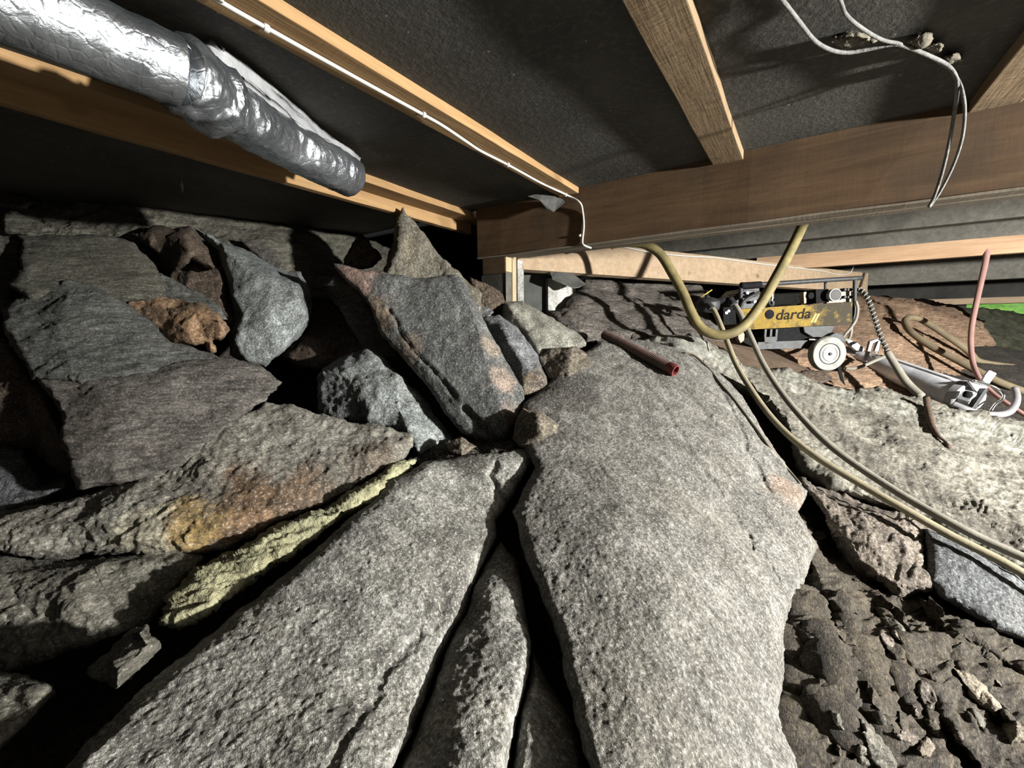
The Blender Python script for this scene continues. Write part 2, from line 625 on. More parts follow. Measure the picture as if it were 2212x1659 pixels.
def plain(name, col, rough=0.6, metal=0.0, var=0.3, scale=20, dirt=None, dirt_amt=0.4, bump=0.15, bscale=120, bdist=0.002, spec=0.4):
    if metal < 0.5:
        col = kc(col); dirt = kc(dirt) if dirt else None
    m, nt, bs = nmat(name)
    tc = nd(nt, 'ShaderNodeTexCoord').outputs['Object']
    n = noise(nt, tc, scale, 6, 0.65)
    c = mixc(nt, mrange(nt, n, 0.3, 0.7), tuple(x * (1 - var) for x in col), tuple(min(1, x * (1 + var)) for x in col))
    if dirt:
        n2 = noise(nt, tc, scale * 0.45, 7, 0.7)
        c = mixc(nt, math_(nt, 'MULTIPLY', mrange(nt, n2, 0.44, 0.62), dirt_amt), c, dirt)
    nt.links.new(c, bs.inputs['Base Color'])
    bs.inputs['Roughness'].default_value = rough; bs.inputs['Metallic'].default_value = metal
    bs.inputs['Specular IOR Level'].default_value = spec
    if bump:
        b = nd(nt, 'ShaderNodeBump', Strength=bump, Distance=bdist, Height=noise(nt, tc, bscale, 5, 0.6))
        nt.links.new(b.outputs[0], bs.inputs['Normal'])
    return m

# ------------------------------------------------------------------ palette
M_SLAB = rock_mat('bedrock_pale', (0.216, 0.205, 0.178), (0.367, 0.356, 0.319), (0.540, 0.529, 0.491), tint=(0.27, 0.235, 0.17), tint_amt=0.35,
                  rot=(0.2, 0.3, 0.5), stretch=(1, 1.6, 1), speck=0.5, bump=0.9, grain=210,
                  stains=[(P(1200, 850, 1.3), 0.17, (0.09, 0.08, 0.07), 0.75), (P(1690, 1060, 1.1), 0.07, (0.50, 0.36, 0.27), 0.9),  # first stain: dark dirt with its shade put into the colour
                          (P(1160, 930, 1.15), 0.10, (0.07, 0.062, 0.055), 0.8)])
M_SLAB2 = rock_mat('bedrock_pale_left', (0.312, 0.305, 0.270), (0.511, 0.504, 0.454), (0.738, 0.731, 0.682), tint=(0.30, 0.27, 0.19), tint_amt=0.35,
                   rot=(0.2, 0.3, -0.4), stretch=(1, 1.6, 1), speck=0.5, bump=0.9, grain=210,
                   stains=[(P(960, 1180, .79), 0.07, (0.13, 0.115, 0.095), 0.6), (P(980, 1300, .70), 0.06, (0.12, 0.105, 0.09), 0.6), (P(850, 1430, .585), 0.035, (0.10, 0.09, 0.08), 0.7),
                           (P(760, 1570, .49), 0.03, (0.10, 0.09, 0.08), 0.7), (P(1010, 990, 1.03), 0.07, (0.07, 0.06, 0.05), 0.8)])
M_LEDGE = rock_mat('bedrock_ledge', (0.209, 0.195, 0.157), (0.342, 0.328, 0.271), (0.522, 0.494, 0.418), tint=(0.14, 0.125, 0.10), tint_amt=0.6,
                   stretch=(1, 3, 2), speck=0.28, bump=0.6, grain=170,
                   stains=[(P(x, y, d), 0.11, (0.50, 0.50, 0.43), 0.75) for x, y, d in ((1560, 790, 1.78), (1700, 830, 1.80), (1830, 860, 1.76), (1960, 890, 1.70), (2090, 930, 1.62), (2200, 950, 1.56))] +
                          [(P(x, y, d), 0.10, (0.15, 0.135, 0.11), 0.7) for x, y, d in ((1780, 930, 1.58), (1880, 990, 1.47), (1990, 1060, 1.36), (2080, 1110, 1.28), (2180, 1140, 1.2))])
M_CRUST = rock_mat('bedrock_crust', (0.33, 0.33, 0.28), (0.47, 0.47, 0.41), (0.62, 0.62, 0.55), speck=0.3, bump=0.8, grain=150)
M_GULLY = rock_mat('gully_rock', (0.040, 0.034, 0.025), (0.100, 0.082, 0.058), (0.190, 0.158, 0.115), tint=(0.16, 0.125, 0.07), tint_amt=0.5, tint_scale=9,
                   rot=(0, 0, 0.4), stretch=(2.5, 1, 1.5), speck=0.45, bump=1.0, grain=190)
M_PINK = rock_mat('pinkish_rock', (0.15, 0.125, 0.10), (0.26, 0.22, 0.18), (0.40, 0.34, 0.28), speck=0.55, bump=0.9, grain=170)
M_BLUE = rock_mat('blue_grey_rock', (0.156, 0.178, 0.176), (0.406, 0.443, 0.436), (0.719, 0.772, 0.751), tint=(0.33, 0.33, 0.29), tint_amt=0.4,
                  rot=(0.5, 0.2, 0.3), stretch=(2.0, 1, 1), speck=0.45, bump=0.6, grain=200, mica=0.04)
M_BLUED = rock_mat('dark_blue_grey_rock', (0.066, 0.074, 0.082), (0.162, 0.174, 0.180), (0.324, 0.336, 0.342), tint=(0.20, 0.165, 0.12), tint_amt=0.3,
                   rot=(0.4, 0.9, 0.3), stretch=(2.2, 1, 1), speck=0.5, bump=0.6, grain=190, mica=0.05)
M_STAND = rock_mat('standing_rock', (0.082, 0.086, 0.083), (0.198, 0.205, 0.198), (0.382, 0.389, 0.375), speck=0.5, bump=0.6, grain=185, mica=0.05,
                   rot=(0.4, 0.9, 0.3), stretch=(2.0, 1, 1),
                   stains=[(P(760, 600, 1.36), 0.10, (0.52, 0.34, 0.27), 1.0), (P(815, 680, 1.33), 0.085, (0.46, 0.35, 0.25), 1.0),
                           (P(870, 760, 1.28), 0.06, (0.40, 0.31, 0.22), 0.9), (P(1065, 740, 1.28), 0.055, (0.44, 0.36, 0.27), 0.9),
                           (P(1085, 820, 1.25), 0.055, (0.50, 0.38, 0.30), 0.95), (P(1110, 900, 1.2), 0.05, (0.36, 0.28, 0.23), 0.9)])
M_OLIVE = rock_mat('olive_slab', (0.093, 0.090, 0.070), (0.194, 0.190, 0.147), (0.365, 0.358, 0.287), tint=(0.10, 0.085, 0.055), tint_amt=0.4,
                   rot=(0, 0, 0.6), stretch=(1, 1, 5), speck=0.35, bump=0.7, grain=190, mica=0.03)
M_OLIVE2 = rock_mat('dark_slab', (0.084, 0.088, 0.079), (0.193, 0.198, 0.181), (0.412, 0.420, 0.395), rot=(0, 0.1, 0.6), stretch=(1, 1, 5),
                    speck=0.35, bump=0.7, grain=190, mica=0.04)
M_BROWNSLAB = rock_mat('brown_slab', (0.094, 0.085, 0.074), (0.216, 0.198, 0.176), (0.462, 0.426, 0.384), tint=(0.165, 0.12, 0.075), tint_amt=0.45,
                       rot=(0, -0.2, 0.6), stretch=(1, 1, 5), speck=0.35, bump=0.7, grain=190, mica=0.03)
M_PALE = rock_mat('pale_slab', (0.262, 0.246, 0.200), (0.462, 0.444, 0.378), (0.678, 0.655, 0.578), tint=(0.20, 0.145, 0.10), tint_amt=0.4, tint_scale=6,
                  rot=(0, -0.2, 0.6), stretch=(1, 1, 3), speck=0.4, bump=0.75, grain=190,
                  stains=[(P(540, 1105, 0.85), 0.13, (0.30, 0.165, 0.075), 0.95), (P(660, 1070, 0.88), 0.10, (0.22, 0.14, 0.085), 0.8), (P(800, 1000, 0.98), 0.07, (0.24, 0.165, 0.11), 0.6),
                          (P(400, 1125, 0.81), 0.085, (0.62, 0.42, 0.15), 0.95), (P(305, 1165, 0.81), 0.075, (0.75, 0.70, 0.52), 0.95)])
M_LOWER = rock_mat('lower_slab', (0.150, 0.140, 0.113), (0.293, 0.277, 0.226), (0.510, 0.487, 0.413), tint=(0.10, 0.10, 0.07), tint_amt=0.5, tint_scale=9,
                   rot=(0, -0.2, 0.6), stretch=(1, 1, 3), speck=0.4, bump=0.8, grain=190)
M_RUST = rock_mat('rust_rock', (0.230, 0.138, 0.075), (0.460, 0.276, 0.149), (0.690, 0.483, 0.299), tint=(0.17, 0.12, 0.10), tint_amt=0.5, tint_scale=9,
                  speck=0.4, bump=0.9, grain=160)
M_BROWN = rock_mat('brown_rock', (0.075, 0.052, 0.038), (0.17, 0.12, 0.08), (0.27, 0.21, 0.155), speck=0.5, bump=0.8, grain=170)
M_TAN = rock_mat('tan_rock', (0.13, 0.11, 0.085), (0.33, 0.275, 0.20), (0.50, 0.44, 0.34), speck=0.45, bump=0.8, grain=170)
M_WEDGE = rock_mat('pale_wedge_rock', (0.264, 0.259, 0.209), (0.418, 0.407, 0.347), (0.572, 0.561, 0.495), speck=0.45, bump=0.6, grain=190,
                   stains=[(P(1105, 720, 1.5), 0.07, (0.27, 0.19, 0.13), 0.85)])
M_RGREY = rock_mat('grey_rust_rock', (0.124, 0.131, 0.138), (0.290, 0.304, 0.317), (0.552, 0.566, 0.580), speck=0.5, bump=0.7, grain=190, mica=0.05,
                   stains=[(P(1150, 835, 1.33), 0.075, (0.33, 0.235, 0.13), 0.9)])
M_TIPR = rock_mat('pointed_rock', (0.161, 0.144, 0.103), (0.310, 0.282, 0.213), (0.494, 0.466, 0.391), tint=(0.30, 0.24, 0.13), tint_amt=0.5, tint_scale=8,
                  rot=(0, 0, 0), stretch=(2, 2, 1), speck=0.4, bump=0.8, grain=170)
M_BACK = rock_mat('back_slope_rock', (0.122, 0.114, 0.087), (0.214, 0.204, 0.158), (0.316, 0.301, 0.245), stretch=(1, 1, 2), speck=0.4, bump=0.7, grain=150)
M_STREAK = rock_mat('streaky_rock', (0.075, 0.065, 0.055), (0.20, 0.175, 0.15), (0.40, 0.36, 0.32), rot=(0, 0.25, 0.5), stretch=(1, 1, 4.5), speck=0.35,
                    bump=0.7, grain=120, patch=9)
M_EARTH = rock_mat('orange_earth', (0.36, 0.22, 0.13), (0.58, 0.37, 0.23), (0.80, 0.57, 0.40), tint=(0.24, 0.17, 0.12), tint_amt=0.5,
                   rot=(0, 0.2, 0.3), stretch=(1, 1, 5), speck=0.3, bump=0.7, grain=120)
M_SOIL = rock_mat('dark_soil', (0.035, 0.029, 0.023), (0.075, 0.062, 0.05), (0.15, 0.13, 0.11), speck=0.5, bump=1.0, grain=150)
M_DIRT = rock_mat('loose_dirt', (0.03, 0.026, 0.02), (0.07, 0.06, 0.05), (0.22, 0.20, 0.17), speck=0.8, bump=1.0, grain=140)
M_CONC = rock_mat('concrete', (0.476, 0.476, 0.442), (0.646, 0.646, 0.603), (0.816, 0.816, 0.765), speck=0.25, bump=0.4, grain=160)
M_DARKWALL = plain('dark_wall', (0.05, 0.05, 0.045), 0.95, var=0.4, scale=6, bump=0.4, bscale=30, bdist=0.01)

W_JOIST = wood_mat('sawn_wood_joist', 1, (0.47, 0.34, 0.20), (0.33, 0.225, 0.125), rough_sawn=0.9, dirt=0.45, dirtc=(0.11, 0.085, 0.055))
W_LIGHT = wood_mat('planed_wood_joist', 1, (0.60, 0.38, 0.18), (0.44, 0.265, 0.115), rough_sawn=0.2, dirt=0.12, dirtc=(0.2, 0.14, 0.08))
W_BEAM = wood_mat('stained_wood_beam', 0, (0.215, 0.13, 0.066), (0.135, 0.078, 0.038), rough_sawn=0.04, dirt=0.7, dirtc=(0.075, 0.055, 0.038))
W_FAR = wood_mat('pale_wood_beam', 0, (0.62, 0.47, 0.32), (0.48, 0.35, 0.22), rough_sawn=0.2, dirt=0.3, dirtc=(0.26, 0.20, 0.14))
W_FAR2 = wood_mat('orange_wood_beam', 0, (0.66, 0.45, 0.28), (0.52, 0.33, 0.19), rough_sawn=0.2, dirt=0.15, dirtc=(0.3, 0.2, 0.12))
W_GREY = wood_mat('weathered_board', 1, (0.22, 0.21, 0.18), (0.14, 0.132, 0.11), rough_sawn=0.2, dirt=0.6, dirtc=(0.05, 0.05, 0.042), knots=False)
W_POST = wood_mat('old_post', 2, (0.20, 0.15, 0.10), (0.12, 0.085, 0.055), rough_sawn=0.4, dirt=0.4)
W_LATH = wood_mat('cream_lath', 2, (0.72, 0.60, 0.38), (0.60, 0.47, 0.27), rough_sawn=0.2, dirt=0.1, knots=False)
W_PLANK = wood_mat('brown_plank', 0, (0.21, 0.15, 0.105), (0.13, 0.09, 0.06), rough_sawn=0.4, dirt=0.4)


def ceiling_mat():
    m, nt, bs = nmat('black_fibreboard')
    tc = nd(nt, 'ShaderNodeTexCoord').outputs['Object']
    n = noise(nt, tc, 3.5, 7, 0.62); n2 = noise(nt, tc, 70, 5, 0.7)
    mp = nd(nt, 'ShaderNodeMapping', Vector=tc, Scale=(40, 160, 40), Rotation=(0, 0, 0.5)).outputs[0]
    n3 = noise(nt, mp, 2, 3, 0.6)
    c = mixc(nt, mrange(nt, n, 0.35, 0.68), (0.027, 0.0255, 0.0225), (0.056, 0.054, 0.047))
    c = mixc(nt, math_(nt, 'MULTIPLY', mrange(nt, n2, 0.5, 0.75), 0.6), c, (0.10, 0.096, 0.085))
    v = nd(nt, 'ShaderNodeTexVoronoi', Vector=tc, Scale=38.0)
    r = nd(nt, 'ShaderNodeSeparateColor', Color=v.outputs['Color']).outputs[0]
    sp = math_(nt, 'MULTIPLY', math_(nt, 'GREATER_THAN', r, 0.80), mrange(nt, v.outputs['Distance'], 0.10, 0.05))
    c = mixc(nt, math_(nt, 'MULTIPLY', sp, 0.7), c, (0.35, 0.34, 0.30))
    nt.links.new(c, bs.inputs['Base Color'])
    bs.inputs['Roughness'].default_value = 0.8
    bs.inputs['Specular IOR Level'].default_value = 0.3
    b = nd(nt, 'ShaderNodeBump', Strength=0.5, Distance=0.004, Height=math_(nt, 'ADD', n2, math_(nt, 'MULTIPLY', n3, 0.5)))
    nt.links.new(b.outputs[0], bs.inputs['Normal'])
    return m


M_CEIL = ceiling_mat()

# ------------------------------------------------------------------ the setting
def rbf_height(ctrl, q):
    c = ctrl[:, :2]
    def k(a, b): return np.sqrt(((a[:, None] - b[None]) ** 2).sum(2) + 0.02)
    n = len(c)
    A = np.zeros((n + 1, n + 1)); A[:n, :n] = k(c, c) + 1e-3 * np.eye(n); A[n, :n] = 1; A[:n, n] = 1
    w = np.linalg.solve(A, np.append(ctrl[:, 2], 0))
    return k(q, c) @ w[:n] + w[n]


GROUND = [(300, 1659, .66), (1100, 1659, .62), (1700, 1659, .66), (2200, 1659, .74), (2212, 1250, 1.25), (1800, 1100, 1.4), (1300, 900, 1.45),
          (1100, 985, 1.42), (700, 960, 1.5), (600, 850, 1.75), (720, 650, 2.0), (420, 620, 1.85), (300, 600, 1.75), (0, 640, 1.62), (0, 1100, 1.22),
          (0, 1500, .84), (1300, 725, 2.0), (1600, 790, 2.12), (1850, 850, 2.1), (2212, 960, 1.75), (2000, 720, 2.9), (2212, 760, 3.0),
          (1500, 680, 2.6), (1250, 690, 2.4), (900, 640, 2.4), (2000, 690, 4.2), (1700, 690, 4.2), (1300, 640, 3.6), (900, 560, 3.2), (300, 520, 2.3), (0, 520, 1.95)]
gc = np.array([tuple(P(*g)) for g in GROUND] + [(0, -1.2, CZ - .75), (1.6, -.2, CZ - .8), (2.6, 1, CZ - .7), (2.6, 2.6, CZ - .6), (-1.2, -.7, CZ - .5),
                                               (-2.2, -.8, CZ + .1), (-3.4, 0.5, CZ + .35), (-3.4, 3, CZ + .35), (2.5, 5.6, CZ - .05), (-1, 5.6, CZ + .1), (-3, 5.6, CZ + .2), (2.8, 4.2, CZ - .25), (3.8, 0.5, CZ - .8), (3.8, 2.5, CZ - .7), (3.8, 5.6, CZ - .2)])
gx = np.linspace(-3.6, 4.0, 220); gy = np.linspace(-1.6, 5.8, 220)
GX, GY = np.meshgrid(gx, gy)
q = np.stack([GX.ravel(), GY.ravel()], 1)
z = np.minimum(rbf_height(gc, q), CZ + 0.55)
p3 = np.concatenate([q, z[:, None]], 1)
p3[:, 2] += 0.012 * fbm(p3, 6, 4, 0.55, 3)
idx = np.arange(len(gx) * len(gy)).reshape(len(gy), len(gx))
fc = np.stack([idx[:-1, :-1].ravel(), idx[:-1, 1:].ravel(), idx[1:, 1:].ravel(), idx[1:, :-1].ravel()], 1)
tag(new_mesh_obj('floor', p3, fc, M_SOIL), 'dark soil ground of the crawl space beneath the stones', kind='structure')


def sheet(name, x0, x1, y0, y1, zrel, mat, label, sag=0.004, n=60, thick=0.03, seed=4):
    gx = np.linspace(x0, x1, n); gy = np.linspace(y0, y1, n)
    A, B = np.meshgrid(gx, gy)
    p = np.stack([A.ravel(), B.ravel(), np.full(A.size, CZ + zrel)], 1)
    p[:, 2] += sag * fbm(p, 2.3, 4, 0.5, seed)
    top = p.copy(); top[:, 2] = CZ + zrel + thick
    i = np.arange(n * n).reshape(n, n)
    f = np.stack([i[:-1, :-1].ravel(), i[1:, :-1].ravel(), i[1:, 1:].ravel(), i[:-1, 1:].ravel()], 1)
    g = f[:, ::-1] + n * n
    side = []
    ring = list(i[0, :]) + list(i[1:, -1]) + list(i[-1, -2::-1]) + list(i[-2:0:-1, 0])
    for a, b in zip(ring, ring[1:] + ring[:1]): side.append((a, b, b + n * n, a + n * n))
    return tag(new_mesh_obj(name, np.concatenate([p, top]), f.tolist() + g.tolist() + side, mat), label, kind='structure')


YB = 1.43                       # near face of the main beam
sheet('ceiling', -3.7, 4.1, -1.7, YB + 0.02, 0.50, M_CEIL, 'black fibreboard underfloor sheeting between the joists', n=90)
sheet('ceiling', -3.7, 4.1, YB + 0.02, 5.9, 0.78, W_GREY, 'weathered grey board underfloor beyond the main beam', seed=8)


def wall(name, x0, x1, y0, y1, z0, z1, label, mat=M_DARKWALL):
    bm = bmesh.new(); box8(bm, abox(x0, x1, y0, y1, z0, z1))
    return tag(bm_obj(name, bm, mat), label, kind='structure')


wall('wall_leak_stop', -3.75, 4.05, YB + 0.045, YB + 0.06, CZ + 0.49, CZ + 0.86, 'added dark strip closing the light leak between the two underfloor levels')  # added to block sky light leaking in between the ceiling levels
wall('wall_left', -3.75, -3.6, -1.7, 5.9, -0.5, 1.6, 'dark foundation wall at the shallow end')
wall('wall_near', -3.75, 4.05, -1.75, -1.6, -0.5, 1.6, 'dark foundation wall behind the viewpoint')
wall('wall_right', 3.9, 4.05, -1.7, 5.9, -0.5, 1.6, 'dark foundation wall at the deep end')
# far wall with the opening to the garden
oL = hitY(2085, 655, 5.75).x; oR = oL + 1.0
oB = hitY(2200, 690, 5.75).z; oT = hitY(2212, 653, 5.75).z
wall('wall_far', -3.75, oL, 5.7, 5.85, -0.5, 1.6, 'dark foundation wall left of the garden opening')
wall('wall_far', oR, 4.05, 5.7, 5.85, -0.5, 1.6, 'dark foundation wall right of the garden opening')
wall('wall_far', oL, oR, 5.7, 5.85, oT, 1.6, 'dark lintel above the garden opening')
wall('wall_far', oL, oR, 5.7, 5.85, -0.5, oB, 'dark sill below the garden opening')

# bright lawn bank outside the opening
M_GRASS = plain('sunlit_grass', (0.16, 0.42, 0.03), 0.9, var=0.5, scale=30, dirt=(0.30, 0.55, 0.06), dirt_amt=0.7)
gx = np.linspace(-2, 5, 60); gy = np.linspace(5.9, 9.5, 40)
A, B = np.meshgrid(gx, gy)
p = np.stack([A.ravel(), B.ravel(), oB - 0.1 + (B.ravel() - 5.9) * 0.38], 1)
p[:, 2] += 0.05 * fbm(p, 5, 4, 0.6, 2)
i = np.arange(2400).reshape(40, 60)
lawn = new_mesh_obj('lawn', p, np.stack([i[:-1, :-1].ravel(), i[:-1, 1:].ravel(), i[1:, 1:].ravel(), i[1:, :-1].ravel()], 1), M_GRASS)
tag(lawn, 'bright green grass bank outside beyond the far opening', 'lawn', kind='stuff')

# ------------------------------------------------------------------ bedrock (part of the ground)
def bed(label, mat, outline, ridges=(), **kw):
    a = dict(kind='structure', smooth=True, shrink=1.0, thick=0.25, cell=24, sub=3, rough=0.007, freq=9, edge=0.035, ew=26, jag=3.5)
    a.update(kw)
    return rock('bedrock', label, mat, outline, ridges, **a)


CR_A = [([(1430, 880), (1450, 898), (1461, 925), (1511, 996), (1555, 1068), (1593, 1122), (1620, 1166), (1653, 1205), (1681, 1254)], 5, 0.006),
        ([(1540, 815), (1566, 849), (1593, 914), (1615, 969), (1642, 1018), (1660, 1060)], 5, 0.008), ([(1390, 835), (1407, 849), (1440, 881)], 4, 0.005),
        ([(1516, 1276), (1560, 1325), (1593, 1358)], 5, 0.002), ([(1330, 790), (1370, 770), (1420, 780), (1470, 830), (1530, 900)], 5, 0.006)]
CR_G = [([(1735, 1230), (1760, 1290), (1800, 1350)], 17, 0.05), ([(1700, 1365), (1720, 1400), (1738, 1445)], 12, 0.05), ([(1895, 1430), (1915, 1480), (1945, 1540), (1990, 1600)], 11, 0.04),
        ([(1950, 1265), (2000, 1330), (2060, 1400), (2130, 1450)], 10, 0.03), ([(1800, 1180), (1850, 1250), (1900, 1310), (1960, 1370)], 9, 0.025), ([(1830, 1330), (1860, 1420), (1880, 1500)], 12, 0.025),
        ([(2030, 1420), (2080, 1480), (2160, 1560)], 12, 0.035), ([(1760, 1450), (1800, 1540), (1830, 1640)], 12, 0.035), ([(2100, 1400), (2180, 1450), (2240, 1500)], 12, 0.03), ([(1980, 1500), (2040, 1580), (2100, 1660)], 11, 0.03),
        ([(1820, 1290), (1850, 1400), (1885, 1560)], 18, -0.02), ([(1950, 1400), (2010, 1480), (2080, 1600)], 16, -0.02), ([(1770, 1380), (1790, 1460), (1800, 1560)], 20, -0.02), ([(2080, 1360), (2160, 1420), (2230, 1450)], 14, -0.02)]
CR_B = [([(905, 1368), (870, 1410), (830, 1450), (800, 1520), (740, 1600), (700, 1680)], 9, 0.005), ([(960, 1130), (935, 1230), (960, 1300), (940, 1370)], 14, 0.003),
        ([(1000, 1330), (960, 1420), (915, 1500), (890, 1570)], 8, 0.004), ([(1095, 1087), (1070, 1060), (1062, 1030), (1075, 1005)], 7, 0.012)]
HUMP = bed('large pale humped bedrock face rising from the front to the red tube', M_SLAB,
    [(1370, 2300, .285), (1300, 1760, .405), (1250, 1577, .485), (1223, 1440, .562), (1195, 1339, .63), (1168, 1289, .67), (1140, 1211, .74), (1113, 1106, .86), (1154, 1010, .975),
     (1120, 940, 1.10), (1135, 870, 1.22), (1195, 815, 1.34), (1250, 770, 1.44), (1300, 742, 1.52), (1360, 735, 1.58), (1420, 742, 1.58), (1480, 758, 1.54), (1545, 800, 1.46),
     (1600, 860, 1.36), (1650, 935, 1.25), (1705, 1020, 1.14), (1745, 1062, 1.10), (1722, 1110, 1.03), (1765, 1180, .98), (1740, 1260, .88),
     (1706, 1330, .80), (1694, 1435, .70), (1686, 1532, .63), (1722, 1640, .57), (1750, 1760, .52), (1830, 2300, .345)],
    [[(1300, 900, 1.18)], [(1250, 1000, .99)], [(1400, 850, 1.30)], [(1500, 900, 1.24)], [(1300, 1150, .79)], [(1480, 1150, .84)], [(1600, 1100, 1.0)],
     [(1400, 1350, .625)], [(1560, 1350, .68)], [(1340, 1550, .50)], [(1500, 1550, .53)], [(1620, 1550, .58)]], cracks=CR_A, rough=0.0060, seed=11, mid_amp=0.16, fine=0.0013, cell=24, sub=3)
bed('broad pale bedrock slope in front below the yellow mineral wool', M_SLAB2,
    [(-330, 2250, .262), (60, 1760, .385), (180, 1620, .435), (330, 1475, .525), (480, 1350, .605), (620, 1240, .695), (720, 1150, .78), (800, 1085, .85), (850, 1035, .915), (920, 1000, .97),
     (1000, 985, 1.03), (1080, 975, 1.05), (1140, 969, 1.07), (1150, 988, 1.04), (1120, 1050, .97), (1095, 1087, .93), (1067, 1125, .88), (1072, 1158, .84), (1040, 1220, .78),
     (1017, 1266, .73), (1003, 1325, .68), (957, 1403, .62), (898, 1577, .50), (861, 1640, .46), (810, 1760, .405), (640, 2300, .275)],
    [[(900, 1100, .85)], [(820, 1200, .735)], [(950, 1200, .76)], [(650, 1350, .605)], [(820, 1400, .59)], [(450, 1500, .505)], [(620, 1560, .475)], [(780, 1600, .463)],
     [(1060, 1020, .99)], [(1000, 1060, .94)]], cracks=CR_B, rough=0.0060, seed=12, mid_amp=0.16, fine=0.0013)
bed('narrow pale bedrock rib between two dark cracks in front', M_SLAB2,
    [(870, 1640, .475), (905, 1577, .505), (963, 1403, .62), (1008, 1325, .68), (1022, 1266, .735), (1045, 1222, .78), (1080, 1172, .83), (1117, 1211, .785),
     (1136, 1312, .685), (1149, 1408, .60), (1140, 1449, .57), (1122, 1531, .515), (1100, 1640, .46), (1080, 1760, .41), (1055, 2300, .285), (660, 2300, .282), (820, 1760, .42)],
    [[(1060, 1300, .68)], [(1050, 1450, .565)], [(990, 1600, .47)]], rough=0.0045, seed=13, mid_amp=0.2)
bed('pale bedrock wedge beside the long dark fissure', M_SLAB2,
    [(1108, 1640, .475), (1128, 1531, .53), (1145, 1452, .585), (1152, 1412, .61), (1186, 1476, .585), (1232, 1549, .54), (1255, 1613, .505), (1290, 1760, .44), (1350, 2300, .305), (1070, 2300, .30), (1085, 1760, .43)],
    [[(1170, 1560, .52)]], rough=0.0045, seed=14, mid_amp=0.2)
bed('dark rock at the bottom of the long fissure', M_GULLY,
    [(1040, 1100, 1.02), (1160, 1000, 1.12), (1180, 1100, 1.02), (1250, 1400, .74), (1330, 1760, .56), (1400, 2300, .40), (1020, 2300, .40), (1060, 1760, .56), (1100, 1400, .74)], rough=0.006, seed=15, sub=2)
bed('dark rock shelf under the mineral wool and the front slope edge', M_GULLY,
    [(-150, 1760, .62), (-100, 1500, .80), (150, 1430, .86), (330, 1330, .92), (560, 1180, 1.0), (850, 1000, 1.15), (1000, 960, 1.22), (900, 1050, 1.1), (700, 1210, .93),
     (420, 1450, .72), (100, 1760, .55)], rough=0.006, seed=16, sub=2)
LEDGE = bed('pale crumbling rock ledge between the pump and the hoses', M_LEDGE,
    [(1440, 752, 1.74), (1490, 722, 1.82), (1545, 745, 1.84), (1575, 768, 1.82), (1625, 795, 1.82), (1700, 802, 1.84), (1760, 828, 1.80), (1830, 838, 1.80), (1900, 838, 1.82),
     (1985, 858, 1.76), (2060, 882, 1.70), (2150, 908, 1.64), (2230, 920, 1.60), (2420, 950, 1.5), (3300, 1130, 1.15), (3300, 1760, .66), (2420, 1330, .98), (2212, 1235, 1.10), (2100, 1180, 1.18),
     (2000, 1125, 1.26), (1900, 1090, 1.32), (1800, 1050, 1.38), (1740, 1010, 1.44), (1690, 900, 1.56), (1640, 850, 1.62), (1560, 810, 1.68), (1500, 790, 1.70)],
    [[(1800, 900, 1.64)], [(1950, 960, 1.52)], [(2100, 1000, 1.45)], [(2200, 1100, 1.28)], [(1900, 1000, 1.46)]], rough=0.012, terr=0.02, seed=17, thick=0.35, drop=0.1)
bed('pinkish grey rock face under the two hoses', M_PINK,
    [(1735, 1040, 1.26), (1764, 1055, 1.24), (1842, 1078, 1.20), (1979, 1118, 1.14), (2010, 1150, 1.11), (2000, 1262, .98), (1940, 1275, .97), (1842, 1215, 1.03), (1784, 1128, 1.14)],
    [[(1880, 1150, 1.08)]], rough=0.010, terr=0.03, seed=18, thick=0.3)
bed('smooth blue grey block of rock under the hoses', M_BLUED,
    [(2003, 1147, 1.10), (2086, 1178, 1.06), (2212, 1255, .99), (2360, 1330, .93), (3000, 1640, .69), (2950, 1760, .63), (2330, 1440, .84), (2190, 1382, .89), (2111, 1340, .92), (2033, 1292, .96), (2000, 1257, .99)],
    [[(2060, 1240, 1.0)], [(2180, 1310, .935)]], rough=0.004, seed=19, thick=0.3)
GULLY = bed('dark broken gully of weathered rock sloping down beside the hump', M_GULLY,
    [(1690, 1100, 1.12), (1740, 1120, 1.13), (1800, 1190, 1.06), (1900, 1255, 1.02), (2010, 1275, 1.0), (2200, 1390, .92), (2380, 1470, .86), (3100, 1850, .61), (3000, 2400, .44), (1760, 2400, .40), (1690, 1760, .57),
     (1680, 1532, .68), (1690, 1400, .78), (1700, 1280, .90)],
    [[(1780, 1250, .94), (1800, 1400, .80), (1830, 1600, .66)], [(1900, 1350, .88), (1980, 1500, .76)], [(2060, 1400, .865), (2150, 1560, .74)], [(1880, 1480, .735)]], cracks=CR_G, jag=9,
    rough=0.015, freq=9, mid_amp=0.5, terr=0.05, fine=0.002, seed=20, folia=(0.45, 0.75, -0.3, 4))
bed('dark streaky bedrock beyond the post under the pale beam', M_STREAK,
    [(1235, 640, 2.05), (1262, 612, 2.15), (1330, 600, 2.3), (1420, 612, 2.4), (1500, 622, 2.4), (1560, 660, 2.25), (1560, 740, 1.98), (1480, 752, 1.86), (1380, 742, 1.80), (1290, 735, 1.78), (1240, 700, 1.88)],
    [[(1400, 690, 1.98)], [(1330, 660, 2.05)]], rough=0.014, terr=0.05, folia=(0.8, 0.5, 0, 4), seed=21, sub=2)
bed('rounded pale rock lumps at the crest behind the red tube', M_CRUST,
    [(1375, 738, 1.70), (1420, 720, 1.74), (1460, 722, 1.74), (1500, 728, 1.72), (1525, 740, 1.70), (1545, 770, 1.64), (1500, 785, 1.60), (1440, 770, 1.62), (1395, 756, 1.66)],
    [[(1460, 748, 1.60)]], rough=0.010, seed=22, thick=0.15, sub=2)
